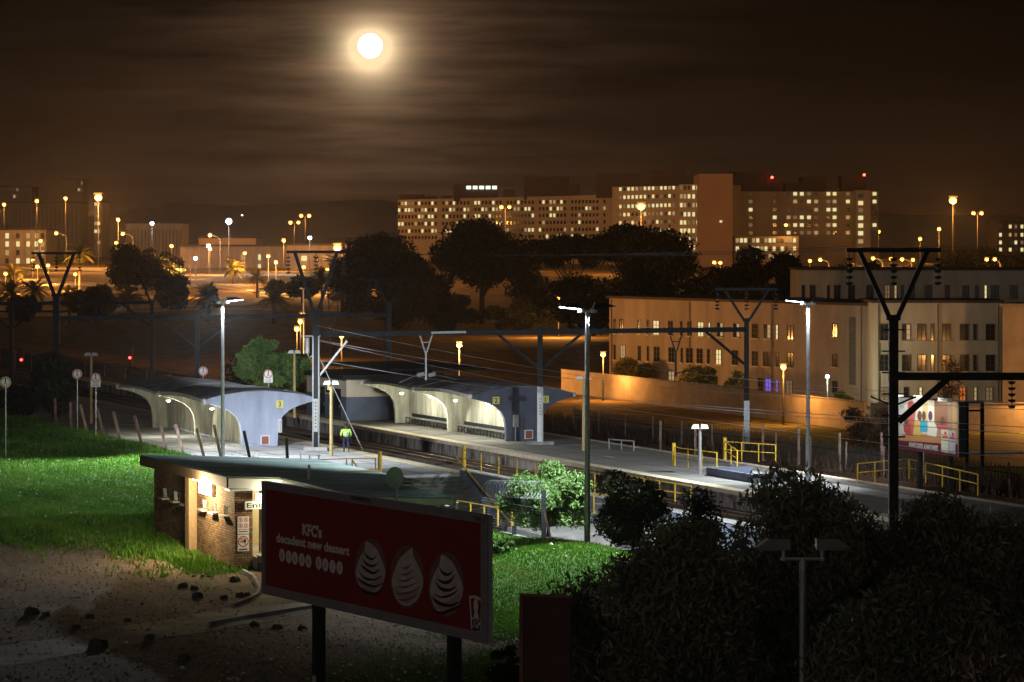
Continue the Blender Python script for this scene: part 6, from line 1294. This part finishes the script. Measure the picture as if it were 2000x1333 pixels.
# palms
def palm(label, px, py, Y, wpx, seed=1, tk=.25, g='palms by the left roads'):
    x = (px - 1000) / F * Y; zb = gz1(x, Y); zc = H - (py - HY) / F * Y; h = max(.5, zc - zb); L_ = wpx / F * Y / 2 * 1.35; t = thing('palm', label, 'palm', (x, Y, zb), 0, g)
    MB().path([(0, 0, -.2), (.05, 0, h * .5), (0, 0, h)], tk * 1.2, tk, 9).build('trunk', M['bark'], t)
    rr = random.Random(seed); vs = []; fs = []; ti = []
    for i in range(46):
        az = rr.uniform(0, 6.283); el = rr.uniform(-.15, 1.35); ll = L_ * rr.uniform(.85, 1.1); pt_ = Vector((0, 0, h)); d = Vector((math.cos(az) * math.cos(el), math.sin(az) * math.cos(el), math.sin(el))); s_ = Vector((-math.sin(az), math.cos(az), 0)); tn = rr.random()
        for j in range(12):
            n_ = pt_ + d * (ll / 12); d = (d + Vector((0, 0, -.13))).normalized(); lw = L_ * .20 * math.sin(math.pi * min(1, (j + 1.5) / 13))
            for sg_ in (-1, 1):
                o_ = len(vs); tip = n_ + s_ * (sg_ * lw) + d * (lw * .7) + Vector((0, 0, -lw * .25)); vs += [pt_, n_, tip]; fs.append((o_, o_ + 1, o_ + 2)); ti += [tn] * 3
            pt_ = n_
    np_mesh('crown', np.array([tuple(v_) for v_ in vs]), np.array(fs), M['leaf_palm'], t, np.array(ti)); return t
palm('bright glowing palm beside the curving slip road', 535, 590, 600, 62, 1, .35)
for i, (px, py, Y, wp, lab) in enumerate(((22, 575, 620, 60, 'palm at the far left edge over the guard rail'), (66, 570, 640, 55, 'palm second from the left edge'), (135, 585, 600, 60, 'palm right of the left dark mast'), (250, 580, 620, 60, 'palm just left of the mast behind the pale shelter'), (155, 498, 850, 55, 'tall palm standing before the left office block'), (405, 582, 620, 60, 'palm left of the tall floodlight mast head'), (455, 527, 900, 45, 'palm between the roads under the white lamp'), (502, 545, 800, 40, 'small palm left of the dark roadside bush'), (667, 528, 760, 70, 'palm right of the floodlit mast head'), (628, 545, 700, 50, 'palm directly behind the V of the floodlit mast'), (28, 535, 900, 40, 'small palm beyond the left office block lamp'))): palm(lab, px, py, Y, wp, 10 + i)
# grass blades
def grass(n, box, seed, hmin, hmax, thr=.5):
    g_ = np.random.default_rng(seed); px = g_.uniform(box[0], box[1], n * 3); py = g_.uniform(box[2], box[3], n * 3); Y = F * (H + .2) / (py - HY); x = (px - 1000) / F * Y; y = Y
    x += g_.normal(size=len(x)) * .3; y = y + g_.normal(size=len(y)) * 1.2
    k = (grassmask(x, y) + .25 * g_.normal(size=len(x))) > thr; x, y = x[k][:n], y[k][:n]; m_ = len(x); z = gz(x, y); a = g_.uniform(0, 6.28, m_); h = g_.uniform(hmin, hmax, m_); w = h * .28
    dx_, dy_ = np.cos(a) * w, np.sin(a) * w; lx, ly = g_.normal(size=m_) * h * .35, g_.normal(size=m_) * h * .35
    V_ = np.stack([np.stack([x - dx_, y - dy_, z - .02], -1), np.stack([x + dx_, y + dy_, z - .02], -1), np.stack([x + lx, y + ly, z + h], -1)], 1).reshape(-1, 3)
    return V_, np.clip(np.repeat(g_.random(m_) * .45 + .5 * (.5 + .5 * hn(x * .9, y * .55)) + .12 * hn(x * 3.3, y * 2.2), 3), 0, 1)
parts = [grass(62000, (-40, 480, 812, 1120), 1, .07, .19), grass(46000, (930, 1330, 1040, 1333), 2, .05, .14), grass(9000, (400, 1100, 1180, 1333), 3, .05, .12, .55), grass(6000, (235, 465, 1030, 1118), 5, .12, .30, .45)]
V_ = np.concatenate([p[0] for p in parts]); tt = np.concatenate([p[1] for p in parts]); tag(np_mesh('grass', V_, np.arange(len(V_)).reshape(-1, 3), M['grassb'], attr=tt), kind='stuff')
g_ = np.random.default_rng(9); n = 16000; vv = g_.uniform(28.4, 33, n); uu = g_.uniform(-70, 110, n); x = -12.5 + CA * vv - SA * uu; y = 196 + SA * vv + CA * uu; z = gz(x, y); h = g_.uniform(.3, 1.1, n) * (1 + .3 * hn(x, y)); a = g_.uniform(0, 6.28, n)
V_ = np.stack([np.stack([x - .06 * np.cos(a), y - .06 * np.sin(a), z], -1), np.stack([x + .06 * np.cos(a), y + .06 * np.sin(a), z], -1), np.stack([x + g_.normal(size=n) * .2, y, z + h], -1)], 1).reshape(-1, 3)
tag(np_mesh('overgrown_reeds', V_, np.arange(n * 3).reshape(-1, 3), M['dry'], attr=np.repeat(g_.random(n), 3)), kind='stuff')

# ================================================================ PERSON
def skin_mesh(name, verts, edges, m, parent, sub=2):
    me = bpy.data.meshes.new(name); me.from_pydata([v_[:3] for v_ in verts], edges, []); o = bpy.data.objects.new(name, me); COL.objects.link(o)
    md = o.modifiers.new('s', 'SKIN'); 
    for i, v_ in enumerate(verts): me.skin_vertices[0].data[i].radius = (v_[3], v_[4] if len(v_) > 4 else v_[3])
    me.skin_vertices[0].data[0].use_root = True; s_ = o.modifiers.new('d', 'SUBSURF'); s_.levels = s_.render_levels = sub
    dg = bpy.context.evaluated_depsgraph_get(); dg.update(); nm = bpy.data.meshes.new_from_object(o.evaluated_get(dg)); o.modifiers.clear(); o.data = nm; nm.materials.clear(); nm.materials.append(m)
    nm.polygons.foreach_set('use_smooth', [True] * len(nm.polygons)); o.parent = parent; return o
pb = G(676, 883, 0); pe = thing('person', 'person in a lime safety jacket and dark trousers walking along the platform edge', 'person', (pb.x, pb.y, .01), math.radians(200))
bv = [(0, 0, .95, .15, .12), (0, 0, 1.2, .15, .11), (0, 0, 1.42, .17, .11), (0, 0, 1.50, .06), (0, -.02, 1.60, .085, .10), (0, -.01, 1.70, .085, .095),
      (.20, 0, 1.40, .065), (.30, .03, 1.16, .05), (.27, -.14, .95, .038), (.27, -.17, .90, .035), (-.20, 0, 1.40, .065), (-.28, .04, 1.15, .05), (-.27, -.12, .93, .038), (-.27, -.15, .88, .035),
      (.10, 0, .88, .095), (.11, -.12, .50, .068), (.11, -.05, .09, .045), (.11, -.20, .04, .04, .03), (-.10, 0, .88, .095), (-.11, .06, .50, .068), (-.11, .24, .12, .045), (-.11, .12, .04, .04, .03)]
be_ = [(0, 1), (1, 2), (2, 3), (3, 4), (4, 5), (2, 6), (6, 7), (7, 8), (8, 9), (2, 10), (10, 11), (11, 12), (12, 13), (0, 14), (14, 15), (15, 16), (16, 17), (0, 18), (18, 19), (19, 20), (20, 21)]
skin_mesh('body', bv, be_, M['skin'], pe)
for s in (1, -1):
    bx, by, bz = (.27, -.17, .90) if s > 0 else (-.27, -.15, .88)
    for f_ in range(4): skin_mesh('finger', [(bx - .03 + f_ * .02, by - .01, bz - .02, .010), (bx - .03 + f_ * .021, by - .03, bz - .06 - (.01 if f_ in (1, 2) else 0), .009), (bx - .03 + f_ * .02, by - .015, bz - .09, .008)], [(0, 1), (1, 2)], M['skin'], pe, 1)
    skin_mesh('thumb', [(bx - s * .02, by - .02, bz, .012), (bx - s * .055, by - .04, bz - .035, .010)], [(0, 1)], M['skin'], pe, 1)
skin_mesh('jacket', [(0, 0, .88, .20, .16), (0, 0, 1.15, .20, .155), (0, 0, 1.40, .20, .14), (.23, 0, 1.38, .09), (.33, .03, 1.15, .075), (.30, -.11, .99, .06), (-.23, 0, 1.38, .09), (-.31, .04, 1.14, .075), (-.29, -.09, .97, .06)], [(0, 1), (1, 2), (2, 3), (3, 4), (4, 5), (2, 6), (6, 7), (7, 8)], M['hiviz'], pe)
for z in (1.05, 1.2): MB().tube((0, 0, z), (0, 0, z + .05), .205, n=16).build('reflective_band', M['white'], pe)
skin_mesh('trousers', [(0, 0, .93, .155, .13), (.105, 0, .84, .11), (.115, -.12, .50, .085), (.11, -.05, .13, .075), (-.105, 0, .84, .11), (-.115, .06, .50, .085), (-.11, .23, .16, .075)], [(0, 1), (1, 2), (2, 3), (0, 4), (4, 5), (5, 6)], M['navy'], pe)
MB().ball((0, 0, 1.72), .105, 10, .9).build('hair', M['black'], pe, True)
for x in (.11, -.11): MB().ball((x, -.12 if x > 0 else .16, .045), .06, 8, .7, .8, 2.0).build('shoe', M['black'], pe, True)
for x in (-.03, .03): MB().ball((x, -.105, 1.66), .012, 6).build('eye', M['white'], pe)
k = MB(); k.ball((0, -.125, 1.63), .018, 6); k.build('nose', M['skin'], pe); MB().box(-.025, .025, -.112, -.10, 1.585, 1.593).build('mouth', M['black'], pe)
for x in (-.095, .095): MB().ball((x, 0, 1.64), .028, 6, 1.2, .5).build('ear', M['skin'], pe)
bag = thing('bag', 'dark square bag hanging from the walking person\'s hand', 'bag', (pb.x, pb.y, .01), math.radians(200)); MB().box(-.43, -.13, -.22, -.08, .48, .82).build('pouch', M['black'], bag); MB().path([(-.36, -.15, .82), (-.30, -.15, .89), (-.2, -.15, .89), (-.18, -.15, .82)], .012).build('handle', M['black'], bag)
# ================================================================ NIGHT HAZE
hz_ = MB().box(-3600, 3600, -60, 3960, -8, 76).build('haze', bpy.data.materials.new('night_haze')); tag(hz_, kind='stuff')
hm = hz_.data.materials[0]; hm.use_nodes = True; t_ = hm.node_tree
for n_ in list(t_.nodes): t_.nodes.remove(n_)
pv = t_.nodes.new('ShaderNodeVolumePrincipled'); pv.inputs['Color'].default_value = (.92, .90, .88, 1); pv.inputs['Density'].default_value = 0.00004; pv.inputs['Anisotropy'].default_value = .72
om = t_.nodes.new('ShaderNodeOutputMaterial'); t_.links.new(pv.outputs[0], om.inputs['Volume'])
